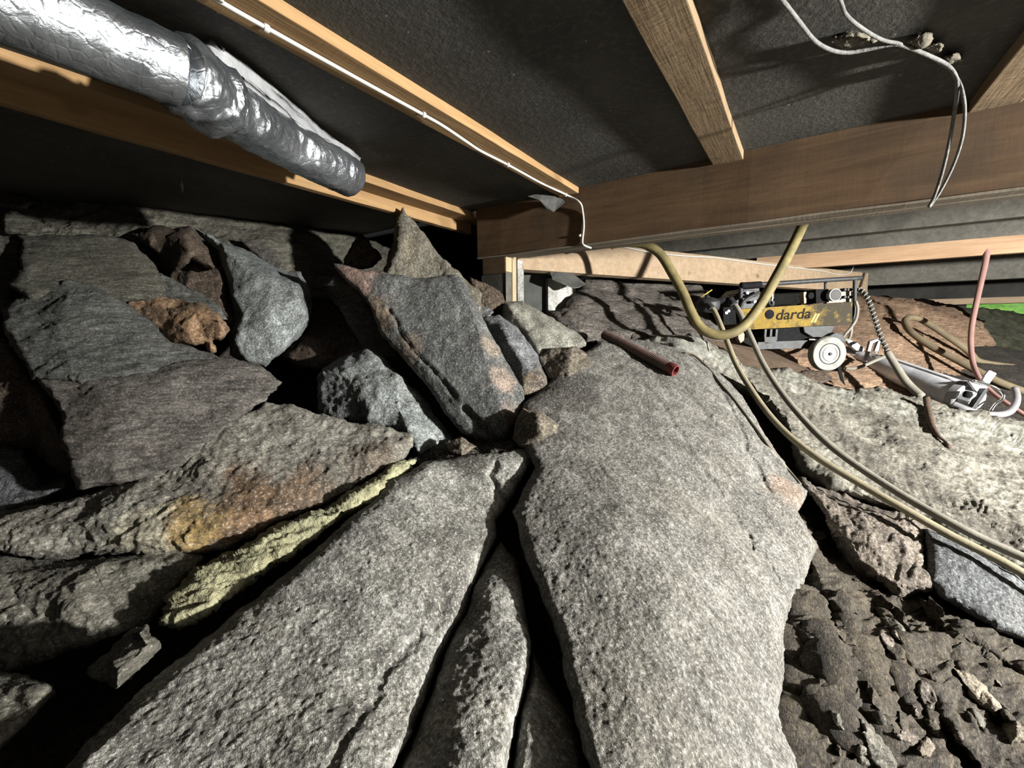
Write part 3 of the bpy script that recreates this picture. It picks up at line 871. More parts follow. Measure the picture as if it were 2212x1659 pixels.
EARTH = bed('rusty orange earth slope behind the pump', M_EARTH,
    [(1480, 700, 2.35), (1560, 690, 2.55), (1700, 670, 2.8), (1850, 640, 3.15), (1960, 645, 3.15), (2060, 662, 3.1), (2120, 700, 2.9), (2150, 800, 2.45), (2300, 880, 2.2),
     (2300, 960, 1.85), (2100, 920, 1.85), (1980, 870, 1.95), (1850, 850, 2.0), (1700, 812, 2.05), (1560, 770, 2.1)],
    [[(1900, 720, 2.5)], [(2000, 780, 2.35)], [(1750, 760, 2.28)]], rough=0.010, terr=0.04, folia=(0.6, -0.3, -0.3, 5), seed=23, sub=2, thick=0.3)
M_MOSS = rock_mat('dark_green_rock', (0.05, 0.055, 0.035), (0.10, 0.105, 0.065), (0.17, 0.175, 0.11), speck=0.2, bump=0.5, grain=90)
bed('dark greenish rock wall below the garden opening', M_MOSS,
    [(2040, 668, 3.25), (2120, 668, 3.4), (2230, 682, 3.4), (2420, 690, 3.4), (2420, 960, 2.5), (2230, 900, 2.5), (2130, 850, 2.6), (2080, 780, 2.85)],
    [[(2180, 770, 2.9)]], rough=0.02, seed=24, sub=2, thick=0.4)
bed('dim grey rock slope closing the back of the space behind the stone pile', M_BACK,
    [(-160, 400, 1.52), (0, 408, 1.58), (100, 412, 1.64), (250, 425, 1.70), (400, 448, 1.80), (560, 470, 1.92), (700, 496, 2.08), (840, 530, 2.2), (960, 560, 2.3), (960, 680, 2.0),
     (800, 660, 1.86), (650, 640, 1.76), (450, 590, 1.64), (250, 560, 1.54), (0, 560, 1.44), (-160, 560, 1.38)],
    [[(300, 500, 1.60)], [(600, 550, 1.78)], [(100, 480, 1.54)]], rough=0.02, freq=5, seed=25, thick=0.3)
# ------------------------------------------------------------------ loose stones
G1 = 'stacked dark slabs beside the pile'
rock('boulder', 'tall dark grey slab with pink streaked edges leaning upright in the stone pile', M_STAND,
     [(719, 571, 1.375), (769, 581, 1.36), (825, 586, 1.36), (892, 599, 1.365), (982, 592, 1.375), (1001, 603, 1.385), (1031, 663, 1.37), (1072, 741, 1.33), (1131, 846, 1.27),
      (1131, 898, 1.24), (1105, 954, 1.19), (1075, 966, 1.18), (997, 936, 1.185), (911, 824, 1.262), (859, 764, 1.295), (814, 711, 1.325), (799, 659, 1.34), (762, 618, 1.36), (735, 596, 1.365)],
     [[(821, 604, 1.345), (826, 650, 1.33), (855, 704, 1.298), (905, 765, 1.262), (948, 809, 1.235), (1000, 865, 1.198), (1075, 943, 1.15)],
      [(990, 612, 1.335), (1023, 674, 1.30), (1040, 730, 1.265), (1053, 794, 1.235), (1075, 860, 1.19), (1094, 924, 1.155)]],
     cracks=[([(842, 670), (866, 715), (905, 768), (946, 812), (985, 855)], 5, 0.012), ([(1000, 880), (1040, 925), (1070, 950)], 7, 0.02)],
     thick=0.14, rough=0.0055, edge=0.012, ew=8, jag=3, seed=31, terr=0.002, mid_amp=0.25, shrink=0.8)
rock('boulder', 'pale tan pointed stone whose tip rises behind the tall leaning slab', M_TIPR,
     [(868, 450, 1.544), (889, 476, 1.525), (905, 502, 1.515), (948, 555, 1.496), (990, 596, 1.486), (1035, 635, 1.486), (1040, 700, 1.448), (940, 700, 1.428), (850, 640, 1.448), (815, 590, 1.563),
      (838, 560, 1.583), (848, 536, 1.583), (852, 495, 1.573), (860, 470, 1.563)],
     [[(868, 462, 1.501), (866, 500, 1.467), (862, 540, 1.448), (836, 588, 1.438)]], thick=0.16, rough=0.009, edge=0.012, ew=8, seed=32)
rock('boulder', 'flat dark slab tucked behind the left edge of the tall leaning slab', M_BROWNSLAB,
     [(687, 611, 1.62), (724, 597, 1.62), (770, 615, 1.58), (820, 690, 1.52), (865, 765, 1.46), (840, 790, 1.45), (784, 750, 1.49), (743, 678, 1.55), (709, 644, 1.6)],
     thick=0.12, rough=0.005, seed=33)
rock('boulder', 'light blue grey angular boulder beside the brown wedge stone', M_BLUE,
     [(418, 489, 1.56), (441, 499, 1.56), (477, 519, 1.56), (544, 546, 1.60), (620, 589, 1.62), (650, 589, 1.64), (664, 612, 1.62), (676, 640, 1.60), (676, 668, 1.56), (672, 692, 1.52), (645, 730, 1.46),
      (617, 758, 1.42), (574, 793, 1.38), (535, 785, 1.36), (497, 768, 1.40), (493, 722, 1.44), (500, 680, 1.48), (490, 632, 1.52), (478, 586, 1.56), (470, 543, 1.58), (440, 515, 1.58)],
     [[(481, 543, 1.50), (497, 600, 1.46), (505, 640, 1.42), (530, 680, 1.385), (505, 730, 1.36)], [(485, 540, 1.49), (530, 579, 1.455), (590, 605, 1.45), (640, 615, 1.47)],
      [(560, 600, 1.44), (530, 640, 1.42)], [(645, 660, 1.44), (600, 740, 1.38)], [(570, 690, 1.36)]], thick=0.22, rough=0.0065, terr=0.004, mid_amp=0.25, seed=34)
rock('boulder', 'dark brown wedge shaped stone with a pointed corner above the olive slab', M_BROWN,
     [(282, 506, 1.50), (332, 490, 1.52), (414, 488, 1.52), (441, 529, 1.46), (469, 579, 1.40), (461, 588, 1.41), (411, 559, 1.40), (386, 582, 1.42), (368, 600, 1.46), (350, 560, 1.47), (325, 535, 1.46)],
     [[(332, 505, 1.47), (400, 510, 1.42), (411, 555, 1.385)]], thick=0.2, rough=0.006, seed=35)
rock('boulder', 'dark shaded stone wedged under the brown wedge stone', M_BROWN,
     [(350, 560, 1.52), (420, 560, 1.50), (480, 580, 1.52), (500, 650, 1.47), (520, 690, 1.44), (490, 720, 1.42), (470, 670, 1.42), (400, 630, 1.44), (360, 610, 1.48)], thick=0.15, seed=36)
rock('boulder', 'rough orange rust coloured stone lying on the dark slab stack', M_RUST,
     [(270, 650, 1.24), (332, 640, 1.27), (398, 650, 1.27), (440, 655, 1.26), (471, 676, 1.23), (494, 712, 1.19), (478, 732, 1.18), (458, 735, 1.19), (464, 758, 1.19), (451, 761, 1.19), (444, 740, 1.19),
      (421, 749, 1.18), (375, 740, 1.19), (348, 720, 1.20), (325, 697, 1.21), (298, 680, 1.22)],
     [[(340, 668, 1.22), (420, 672, 1.19), (470, 690, 1.175)], [(400, 715, 1.155)]], thick=0.12, rough=0.006, freq=22, edge=0.015, ew=8, seed=37)
rock('boulder', 'grey edged thin slab lying above the rust coloured stone', M_OLIVE2,
     [(330, 640, 1.31), (345, 590, 1.38), (362, 600, 1.38), (420, 625, 1.36), (474, 655, 1.31), (490, 690, 1.26), (470, 690, 1.25), (400, 660, 1.275)], thick=0.1, seed=38, edge=0.015, ew=8)
rock('boulder', 'olive grey flat topped slab, uppermost of the dark slab stack', M_OLIVE,
     [(36, 506, 1.42), (143, 503, 1.43), (232, 509, 1.43), (285, 526, 1.41), (345, 586, 1.34), (362, 620, 1.30), (340, 648, 1.25), (265, 650, 1.21), (199, 640, 1.20), (66, 645, 1.16), (17, 616, 1.19),
      (53, 582, 1.24), (40, 546, 1.32), (50, 523, 1.37)],
     [[(180, 580, 1.28)], [(300, 600, 1.28)]], thick=0.15, rough=0.006, seed=39, edge=0.02, folia=(0.6, 0.8, 0, 3))
rock('boulder', 'dark grey coarse slab in the middle of the dark slab stack', M_OLIVE2,
     [(8, 672, 1.16), (33, 652, 1.18), (66, 632, 1.20), (146, 606, 1.22), (225, 629, 1.20), (265, 655, 1.18), (318, 695, 1.15), (371, 738, 1.12), (464, 765, 1.11), (484, 780, 1.09), (332, 812, 1.03), (186, 830, 1.01),
      (66, 820, 1.02), (30, 761, 1.06), (8, 700, 1.12)],
     [[(150, 640, 1.16), (260, 700, 1.11), (360, 760, 1.08)], [(120, 740, 1.06)]], thick=0.16, rough=0.007, seed=40, edge=0.02, folia=(0.6, 0.8, 0, 3))
rock('boulder', 'broad brown grey slab with a blunt pointed corner, lowest of the dark slab stack', M_BROWNSLAB,
     [(76, 815, 1.03), (186, 808, 1.03), (332, 795, 1.05), (398, 778, 1.08), (497, 771, 1.10), (564, 791, 1.10), (610, 824, 1.09), (577, 864, 1.05), (531, 895, 1.03), (470, 945, .98), (400, 1000, .94), (334, 1033, .92),
      (250, 1045, .90), (175, 1052, .89), (155, 995, .92), (122, 902, .97), (98, 853, 1.0)],
     [[(210, 830, 1.0), (400, 805, 1.035), (560, 812, 1.06)], [(250, 930, .945)], [(420, 900, .995), (520, 860, 1.035), (575, 835, 1.065)]], thick=0.16, rough=0.007, seed=41, edge=0.02, folia=(0.6, 0.8, 0, 3))
rock('boulder', 'long pale grey slab with a yellow and rust brown stain lying over the mineral wool', M_PALE,
     [(570, 865, 1.098), (635, 873, 1.098), (692, 894, 1.088), (765, 914, 1.078), (838, 922, 1.078), (891, 934, 1.068), (894, 963, 1.039), (854, 997, 0.990), (773, 1050, 0.936), (708, 1091, 0.897), (610, 1123, 0.872), (549, 1160, 0.843),
      (480, 1189, 0.828), (423, 1197, 0.823), (342, 1203, 0.818), (285, 1193, 0.813), (163, 1203, 0.804), (0, 1197, 0.794), (-120, 1210, 0.784), (-120, 1120, 0.843), (0, 1103, 0.862), (102, 1081, 0.882), (195, 1070, 0.902), (326, 1022, 0.931),
      (452, 935, 1.000), (529, 890, 1.058)],
     [[(885, 950, 1.034), (800, 985, 0.985), (716, 1011, 0.951), (590, 1044, 0.906), (470, 1075, 0.867), (366, 1095, 0.843), (200, 1120, 0.828), (0, 1140, 0.813)],
      [(640, 1080, 0.877), (500, 1130, 0.828), (380, 1170, 0.804), (270, 1165, 0.799)], [(650, 930, 1.029)]],
     thick=0.16, rough=0.007, seed=42, edge=0.02, jag=3, sub=2, cell=16)
rock('boulder', 'mottled grey slab under the stained pale slab', M_LOWER,
     [(-120, 1225, 0.783), (0, 1214, 0.801), (118, 1206, 0.810), (236, 1199, 0.819), (404, 1195, 0.837), (438, 1206, 0.828), (421, 1235, 0.801), (371, 1282, 0.755), (327, 1343, 0.710), (266, 1368, 0.692), (135, 1405, 0.669), (67, 1440, 0.646),
      (20, 1460, 0.637), (-120, 1500, 0.619)],
     [[(0, 1235, 0.755), (200, 1225, 0.764), (400, 1215, 0.792)], [(180, 1310, 0.701)]], thick=0.16, rough=0.008, seed=43, edge=0.025)
rock('boulder', 'small brick shaped grey stone lying loose below the mottled slab', M_LOWER,
     [(276, 1366, 0.577), (317, 1349, 0.585), (327, 1366, 0.577), (335, 1400, 0.560), (303, 1430, 0.543), (253, 1484, 0.519), (236, 1474, 0.522), (195, 1461, 0.531), (192, 1444, 0.540), (236, 1407, 0.560)],
     [[(300, 1365, 0.556), (318, 1395, 0.540), (255, 1462, 0.505)], [(240, 1425, 0.522)]], thick=0.07, rough=0.004, freq=24, edge=0.012, ew=9, seed=44, cell=12)
rock('boulder', 'grey layered stone low down beside the small brick shaped stone', M_LOWER,
     [(-120, 1450, 0.616), (0, 1455, 0.607), (61, 1455, 0.598), (115, 1484, 0.576), (118, 1500, 0.572), (67, 1548, 0.537), (34, 1582, 0.519), (0, 1606, 0.506), (-120, 1690, 0.475)],
     [[(0, 1490, 0.563), (80, 1495, 0.554)]], thick=0.12, rough=0.005, seed=45, edge=0.02)
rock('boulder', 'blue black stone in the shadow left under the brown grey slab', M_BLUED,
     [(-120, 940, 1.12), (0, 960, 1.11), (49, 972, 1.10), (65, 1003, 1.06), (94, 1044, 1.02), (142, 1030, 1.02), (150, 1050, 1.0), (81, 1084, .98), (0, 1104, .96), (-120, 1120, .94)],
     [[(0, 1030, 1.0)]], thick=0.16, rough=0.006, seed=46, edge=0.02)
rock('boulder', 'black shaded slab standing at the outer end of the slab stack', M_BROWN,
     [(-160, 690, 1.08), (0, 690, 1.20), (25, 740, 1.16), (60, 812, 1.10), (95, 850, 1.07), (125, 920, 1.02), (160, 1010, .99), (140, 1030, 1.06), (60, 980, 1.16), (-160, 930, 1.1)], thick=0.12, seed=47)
rock('boulder', 'dark stone at the outer end behind the olive slab', M_OLIVE,
     [(-160, 500, 1.42), (0, 515, 1.44), (44, 515, 1.44), (50, 585, 1.36), (20, 640, 1.28), (30, 680, 1.24), (-160, 700, 1.2)], thick=0.15, seed=48)
rock('boulder', 'reddish brown stone resting high on the back slope', M_BROWN,
     [(-60, 414, 1.50), (0, 414, 1.50), (60, 420, 1.52), (73, 436, 1.50), (58, 450, 1.48), (0, 448, 1.46), (-60, 452, 1.45)], thick=0.08, rough=0.005, seed=49, cell=12, edge=0.02, ew=10)
rock('boulder', 'dark flat wedge on the back slope above the olive slab', M_OLIVE,
     [(12, 468, 1.45), (28, 459, 1.46), (75, 477, 1.46), (115, 500, 1.44), (60, 508, 1.42), (14, 502, 1.42)], thick=0.08, rough=0.005, seed=50, cell=12, edge=0.015, ew=8)
rock('boulder', 'thin dark slab edge leaning on the back slope behind the blue grey boulder', M_BROWNSLAB,
     [(515, 513, 1.70), (545, 521, 1.70), (586, 547, 1.68), (612, 570, 1.66), (604, 588, 1.64), (560, 560, 1.65)], thick=0.06, rough=0.004, seed=51, cell=12, edge=0.012, ew=7)
rock('boulder', 'small brown spiked stone perched beside the tan pointed stone', M_BROWN,
     [(777, 506, 1.68), (795, 517, 1.66), (803, 536, 1.64), (823, 558, 1.62), (800, 575, 1.62), (739, 580, 1.64), (739, 560, 1.66), (762, 527, 1.68)],
     [[(780, 530, 1.62), (800, 555, 1.60)]], thick=0.08, rough=0.006, seed=52, cell=12, edge=0.012, ew=7)
rock('boulder', 'dark stone deep in the gap between the blue grey boulder and the chunky grey stone', M_BROWN,
     [(640, 690, 1.66), (690, 650, 1.72), (760, 690, 1.66), (800, 760, 1.54), (720, 800, 1.50), (640, 800, 1.54), (600, 770, 1.58)], [[(652, 730, 1.56), (676, 768, 1.50)], [(622, 775, 1.52)]], thick=0.15, seed=53)
rock('boulder', 'chunky light grey stone leaning against the foot of the tall slab', M_BLUE,
     [(677, 812, 1.34), (694, 790, 1.36), (743, 764, 1.37), (790, 750, 1.38), (836, 782, 1.35), (880, 815, 1.34), (920, 870, 1.31), (960, 935, 1.24), (985, 945, 1.24), (948, 975, 1.18), (904, 990, 1.14), (892, 969, 1.15),
      (870, 940, 1.18), (836, 925, 1.20), (762, 912, 1.24), (690, 893, 1.28), (687, 842, 1.31)],
     [[(694, 800, 1.32), (739, 805, 1.275), (775, 835, 1.245), (788, 870, 1.215), (800, 905, 1.20)], [(739, 805, 1.275), (836, 815, 1.265), (860, 808, 1.27)], [(720, 860, 1.265)], [(795, 840, 1.235), (860, 880, 1.195), (900, 960, 1.13)]],
     thick=0.2, rough=0.008, seed=54, edge=0.02, ew=10)
rock('boulder', 'blue grey stone with a rusty lower corner against the tall slab', M_RGREY,
     [(1045, 690, 1.48), (1079, 682, 1.50), (1113, 711, 1.48), (1158, 764, 1.43), (1187, 827, 1.36), (1180, 843, 1.34), (1135, 860, 1.31), (1110, 850, 1.36), (1060, 740, 1.46)],
     [[(1085, 705, 1.42), (1120, 770, 1.36), (1145, 805, 1.315), (1175, 815, 1.31)], [(1130, 830, 1.30)]], thick=0.15, rough=0.006, seed=55, edge=0.015, ew=9)
rock('boulder', 'pale cream wedge of stone in front of the wooden post', M_WEDGE,
     [(1084, 652, 1.60), (1127, 648, 1.62), (1152, 663, 1.62), (1201, 693, 1.60), (1244, 717, 1.58), (1268, 739, 1.55), (1266, 746, 1.54), (1244, 753, 1.53), (1195, 758, 1.50), (1163, 776, 1.48), (1122, 736, 1.53), (1087, 695, 1.58)],
     [[(1100, 662, 1.56), (1140, 715, 1.50), (1165, 765, 1.455)], [(1180, 710, 1.52)]], thick=0.16, rough=0.005, seed=56, edge=0.015, ew=8, cell=16)
rock('boulder', 'small blocky stone with one tan lit face in front of the cream wedge', M_TAN,
     [(1163, 776, 1.43), (1190, 757, 1.44), (1244, 748, 1.45), (1285, 787, 1.41), (1255, 815, 1.37), (1225, 831, 1.35), (1190, 822, 1.37), (1174, 797, 1.40)],
     [[(1238, 752, 1.42), (1232, 775, 1.375), (1228, 800, 1.35), (1224, 828, 1.335)]], thick=0.1, rough=0.005, seed=57, edge=0.012, ew=7, cell=12)
rock('boulder', 'small brown stone at the foot of the tall slab beside the bedrock', M_TAN,
     [(1128, 878, 1.128), (1165, 883, 1.128), (1206, 917, 1.100), (1203, 930, 1.090), (1165, 956, 1.072), (1128, 962, 1.072), (1108, 945, 1.109)],
     [[(1160, 895, 1.086), (1170, 940, 1.057)]], thick=0.08, rough=0.005, seed=58, edge=0.015, ew=9, cell=12)
rock('boulder', 'tiny pointed stone on the dark dirt below the tall slab', M_TAN,
     [(963, 958, 1.10), (997, 943, 1.11), (1031, 966, 1.09), (997, 990, 1.07), (971, 978, 1.08)], [[(996, 960, 1.065), (998, 984, 1.06)]], thick=0.05, rough=0.004, seed=59, edge=0.01, ew=6, cell=10)
rock('boulder', 'dark rounded stone beyond the cream wedge stone', M_STREAK,
     [(1184, 674, 1.78), (1217, 667, 1.80), (1258, 674, 1.80), (1287, 690, 1.78), (1312, 711, 1.74), (1296, 738, 1.68), (1262, 742, 1.66), (1201, 705, 1.70)], [[(1250, 705, 1.66)]], thick=0.15, rough=0.008, seed=60, cell=14)
rock('boulder', 'jagged brown rubble stone between the tall slab and the post', M_BROWN,
     [(1015, 600, 1.60), (1041, 617, 1.60), (1083, 640, 1.60), (1092, 655, 1.58), (1060, 668, 1.55), (1030, 660, 1.55)], thick=0.1, rough=0.009, freq=26, seed=61, cell=10, edge=0.012, ew=6)
rock('boulder', 'small grey stone under the jagged rubble beside the tall slab', M_RGREY,
     [(1030, 660, 1.54), (1052, 662, 1.54), (1068, 674, 1.52), (1052, 692, 1.49), (1032, 690, 1.5)], thick=0.06, rough=0.004, seed=62, cell=10, edge=0.01, ew=6)
# stones lying in the gully and on the ledges
def on_ground(label, mat, pts, ground, lift=0.012, tilt=0.0, **kw):
    c = np.mean(np.array(pts, float), 0)
    out = []
    for x, y in pts:
        d = surf_d(ground, x, y) or surf_d(ground, *c)
        out.append((x, y, d - lift - tilt * (c[1] - y) / 100.0))
    k = dict(thick=0.04, rough=0.003, cell=10, edge=0.012, ew=7, freq=30)
    k.update(kw)
    return rock('boulder', label, mat, out, [[(c[0], c[1], (surf_d(ground, *c) or 1) - lift * 2.0)]], **k)


on_ground('small tan chip standing in the dark gully', M_TAN, [(1924, 1352), (1934, 1346), (1948, 1360), (1946, 1385), (1930, 1380), (1920, 1370)], [GULLY], lift=0.01, seed=63, cell=7, ew=4)
on_ground('long flat tan shard in the dark gully', M_TAN, [(2057, 1440), (2090, 1452), (2125, 1478), (2160, 1525), (2150, 1548), (2110, 1515), (2080, 1480)], [GULLY], seed=64)
on_ground('rounded brown cobble in the dark gully bottom', M_PINK, [(1920, 1560), (1950, 1562), (1985, 1590), (1975, 1615), (1945, 1610), (1925, 1585)], [GULLY], seed=65, edge=0.02, ew=12)
on_ground('smaller tan cobble touching the rounded brown cobble', M_TAN, [(1985, 1598), (2005, 1590), (2022, 1610), (2012, 1640), (1988, 1640), (1976, 1620)], [GULLY], seed=66, edge=0.02, ew=10)
on_ground('pale lump of stone beyond the long tan shard', M_TAN, [(2165, 1570), (2195, 1558), (2230, 1580), (2225, 1605), (2180, 1610)], [GULLY], seed=67, edge=0.02, ew=10)
on_ground('low grey shard leaning in the gully beside the bedrock hump', M_LOWER, [(1860, 1580), (1878, 1560), (1905, 1600), (1935, 1650), (1915, 1680), (1880, 1640)], [GULLY], seed=68)
rg = random.Random(5)
SHARDS = [(M_GULLY, 'dark brown angular shard half buried'), (M_PINK, 'pinkish brown angular shard half buried'), (M_LOWER, 'mottled grey angular shard half buried')]
for k in range(24):
    cx = rg.uniform(1730, 2190); cy = rg.uniform(1230 + (cx - 1730) * 0.36, 1640)
    L_ = rg.uniform(16, 42); w_ = L_ * rg.uniform(0.28, 0.55); an = math.radians(rg.uniform(42, 66))
    ca, sa_ = math.cos(an), math.sin(an)
    pts = [(cx + ca * u * L_ * rg.uniform(.8, 1.15) - sa_ * v * w_ * rg.uniform(.75, 1.2), cy + sa_ * u * L_ + ca * v * w_) for u, v in ((-1, -.2), (-.4, -1), (.5, -.8), (1, .1), (.4, 1), (-.5, .8))]
    sm_, sl_ = SHARDS[(0, 0, 1, 2)[k % 4]]
    on_ground(sl_ + ' in the gully', sm_, pts, [GULLY], lift=0.006, seed=200 + k, group=sl_.split(' angular')[0] + ' shards in the gully')
on_ground('small white quartz pebble stuck on the hump crack', M_CRUST, [(1622, 1172), (1640, 1168), (1656, 1182), (1648, 1194), (1630, 1190)], [HUMP], lift=0.006, seed=69, cell=6, ew=5, freq=40)
rock('boulder', 'loose flat stone under the pump wheel', M_BROWN,
     [(1718, 806, 1.90), (1750, 800, 1.92), (1790, 806, 1.90), (1798, 818, 1.88), (1770, 828, 1.86), (1730, 820, 1.87)], thick=0.06, rough=0.004, seed=70, cell=9, edge=0.01, ew=5)
rock('dark_dirt', 'dark crumbly dirt gathered at the foot of the tall slab', M_DIRT,
     [(860, 1000, 1.10), (905, 985, 1.14), (960, 950, 1.20), (1060, 955, 1.18), (1120, 935, 1.22), (1180, 850, 1.34), (1200, 860, 1.30), (1165, 950, 1.14), (1150, 985, 1.08), (1080, 975, 1.07), (1000, 1000, 1.045), (930, 1010, 1.03)],
     thick=0.06, rough=0.010, freq=24, seed=71, kind='stuff', cell=12, smooth=True)
M_WOOL = plain('mineral_wool', (0.56, 0.55, 0.345), 1.0, var=0.35, scale=30, dirt=(0.42, 0.39, 0.22), dirt_amt=0.5, bump=1.0, bscale=70, bdist=0.012)
rock('mineral_wool', 'strip of frayed yellow mineral wool squeezed between the slabs and the bedrock', M_WOOL,
     [(345, 1345, .665), (372, 1285, .70), (425, 1232, .745), (500, 1195, .775), (600, 1135, .815), (700, 1100, .85), (790, 1045, .905), (860, 1000, .975), (900, 995, 1.0), (880, 1020, .975), (800, 1080, .88),
      (760, 1105, .85), (700, 1150, .81), (600, 1215, .755), (480, 1300, .69), (400, 1350, .655)],
     [[(440, 1275, .695), (560, 1195, .765), (700, 1120, .83)]], thick=0.16, rough=0.006, freq=26, edge=0.03, ew=16, seed=72, cat='insulation', smooth=True, cell=14, folia=(0.75, 0.6, 0.2, 4), jag=5, mid_amp=0.8, fine=0.003, terr=0)
# ------------------------------------------------------------------ timbers
ZB = 0.478
W_LITLATH = wood_mat('lit_dusty_lath', 0, (0.42, 0.36, 0.28), (0.30, 0.25, 0.19), rough_sawn=0.1, dirt=0.4, dirtc=(0.16, 0.13, 0.10), knots=False)  # paler wood: light on the beam's dusty underside put into the colour
def jo(label, mat, x0, x1, y0, y1, z0=ZB, z1=0.58, seed=1, name='ceiling_joist'):
    return tag(timber(name, mat, x0, x1, y0, y1, z0, z1, bev=0.002, cuts=40, rough=0.0012, seed=seed), label, 'joist')


jo('rough sawn joist carrying the white cable', W_LIGHT, -0.762, -0.686, -1.5, YB - 0.004, seed=2)
jo('rough sawn joist without any cable, meeting the beam above the yellow hose', W_JOIST, -0.25, -0.17, -1.5, YB - 0.004, seed=3)
jo('rough sawn joist beside the hanging dusty wires', W_JOIST, 0.28, 0.36, -1.5, YB - 0.004, seed=4)
jo('joist passing the end of the main beam above the orange board', W_LIGHT, -1.285, -1.20, -1.5, 2.2, seed=5)
zb0 = hitX(1019, 506, -1.285).z - CZ
tag(timber('fascia_board', W_LIGHT, -1.315, -1.287, 0.05, hitX(1019, 506, -1.285).y, zb0, 0.50, cuts=30, seed=6), 'orange lit board hanging below the joist behind the foil duct', 'board')

bz0 = hitY(2212, 402, YB).z - CZ
bx0 = hitY(1030, 500, YB).x
main = empty('main_beam', (bx0, YB, CZ + bz0), 'long brown double plank beam crossing under the joists', 'beam')
timber('plank', W_BEAM, bx0, 3.9, YB, YB + 0.047, bz0, 0.512, cuts=40, parent=main, seed=7)
timber('plank', W_BEAM, bx0, 3.9, YB + 0.064, YB + 0.111, bz0 + 0.004, 0.51, cuts=40, parent=main, seed=8)
timber('spacer_strip', W_POST, bx0 + 0.02, 3.9, YB + 0.047, YB + 0.064, bz0 + 0.012, 0.51, cuts=20, parent=main, seed=9)

timber('lit_underside', W_LITLATH, bx0, 3.9, YB - 0.003, YB + 0.044, bz0 - 0.007, bz0, cuts=30, parent=main, seed=21)  # added strips standing in for the lit, dusty undersides of the planks
timber('lit_underside', W_LITLATH, bx0, 3.9, YB + 0.070, YB + 0.113, bz0 - 0.004, bz0 + 0.003, cuts=30, parent=main, seed=22)
# post under the end of the beam
Yp = YB + 0.012
xa = hitY(1042, 570, Yp).x; xb = hitY(1091, 570, Yp).x
zs = hitY(1065, 592, Yp).z - CZ
post = empty('post', (xb, Yp, CZ - 0.45), 'short post with a cream lath carrying the end of the main beam', 'post')
timber('shim_block', W_BEAM, xa, xb, Yp, Yp + 0.09, zs, bz0, parent=post, cuts=4, seed=10)
timber('post_core', W_GREY, xa - 0.01, xb - 0.004, Yp + 0.003, Yp + 0.09, -0.5, zs, parent=post, cuts=4, seed=11)
y1 = hitX(1104, 600, xb).y; y2 = hitX(1112, 600, xb).y; y3 = hitX(1116, 600, xb).y; y4 = hitX(1129, 600, xb).y
timber('yellow_block', W_LATH, xb, xb + 0.004, Yp + 0.001, y1, zs + 0.006, bz0, bev=0.0005, parent=post, seed=12)
timber('side_board', W_GREY, xb, xb + 0.003, Yp + 0.001, y1, -0.5, zs + 0.006, bev=0.0005, parent=post, seed=12)
timber('lath', W_LATH, xb + 0.002, xb + 0.008, y1, y2, -0.5, bz0, bev=0.001, parent=post, seed=13)
timber('felt_edge', plain('black_felt', (0.02, 0.03, 0.032), 0.9), xb - 0.02, xb + 0.002, y2, y3, -0.5, bz0, bev=0.001, parent=post, seed=13)
timber('grey_board', M_CONC, xb - 0.02, xb + 0.006, y3, y4, -0.5, bz0 - 0.01, bev=0.001, parent=post, seed=14)

# concrete pier and bent sheet beyond the post
def pxbox(name, mat, label, cat, x0, y0, x1, y1, d, depth, bev=0.004, parent=None):
    bm = bmesh.new()
    fr = [P(x0, y1, d), P(x1, y1, d), P(x1, y0, d), P(x0, y0, d)]
    back = Vector((FWD.x, FWD.y, 0)).normalized() * depth
    prism(bm, fr, back, bev)
    o = bm_obj(name, bm, mat, parent)
    if label: tag(o, label, cat)
    return o


pier = empty('concrete_pier', P(1190, 690, 2.0), 'grey concrete pier with one white lit face beyond the post', 'pier')
M_CONC_SHADE = plain('shaded_concrete', (0.13, 0.135, 0.125), 0.95, var=0.25, scale=15, bump=0.4, bscale=60)  # same concrete as the lit block, with shade put into the colour
pxbox('shaded_block', M_CONC_SHADE, None, None, 1130, 582, 1185, 690, 1.98, 0.14, parent=pier)
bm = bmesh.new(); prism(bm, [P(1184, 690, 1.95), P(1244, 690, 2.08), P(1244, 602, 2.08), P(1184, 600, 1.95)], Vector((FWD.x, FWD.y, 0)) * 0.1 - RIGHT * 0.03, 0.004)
bm_obj('lit_block', bm, M_CONC, pier)  # paler concrete: the light on this face is put into the colour
M_FELT = plain('roofing_felt', (0.10, 0.10, 0.092), 0.85, var=0.35, scale=25, bump=0.5, bscale=60, bdist=0.004)
sh = [P(1180, 580, 1.93), P(1212, 582, 1.93), P(1236, 592, 1.95), P(1264, 615, 1.95), P(1250, 622, 1.90), P(1238, 623, 1.89), P(1212, 612, 1.88), P(1193, 604, 1.88), P(1187, 588, 1.90)]
bm = bmesh.new(); prism(bm, sh, Vector((0, 0, 0.006)))
tag(bm_obj('felt_sheet', bm, M_FELT), 'curled piece of roofing felt lying on the concrete pier', 'felt sheet')
bm = bmesh.new()
fl = [hitY(1140, 424, YB - 0.10), hitY(1175, 415, YB - 0.06), hitY(1212, 428, YB - 0.02), hitY(1222, 436, YB - 0.015), hitY(1196, 458, YB - 0.03), hitY(1180, 450, YB - 0.05), hitY(1165, 432, YB - 0.08)]
prism(bm, fl, Vector((0, 0.004, 0.002)))
tag(bm_obj('felt_scrap', bm, M_FELT), 'torn corner of black felt hanging where the joist meets the beam', 'felt scrap')

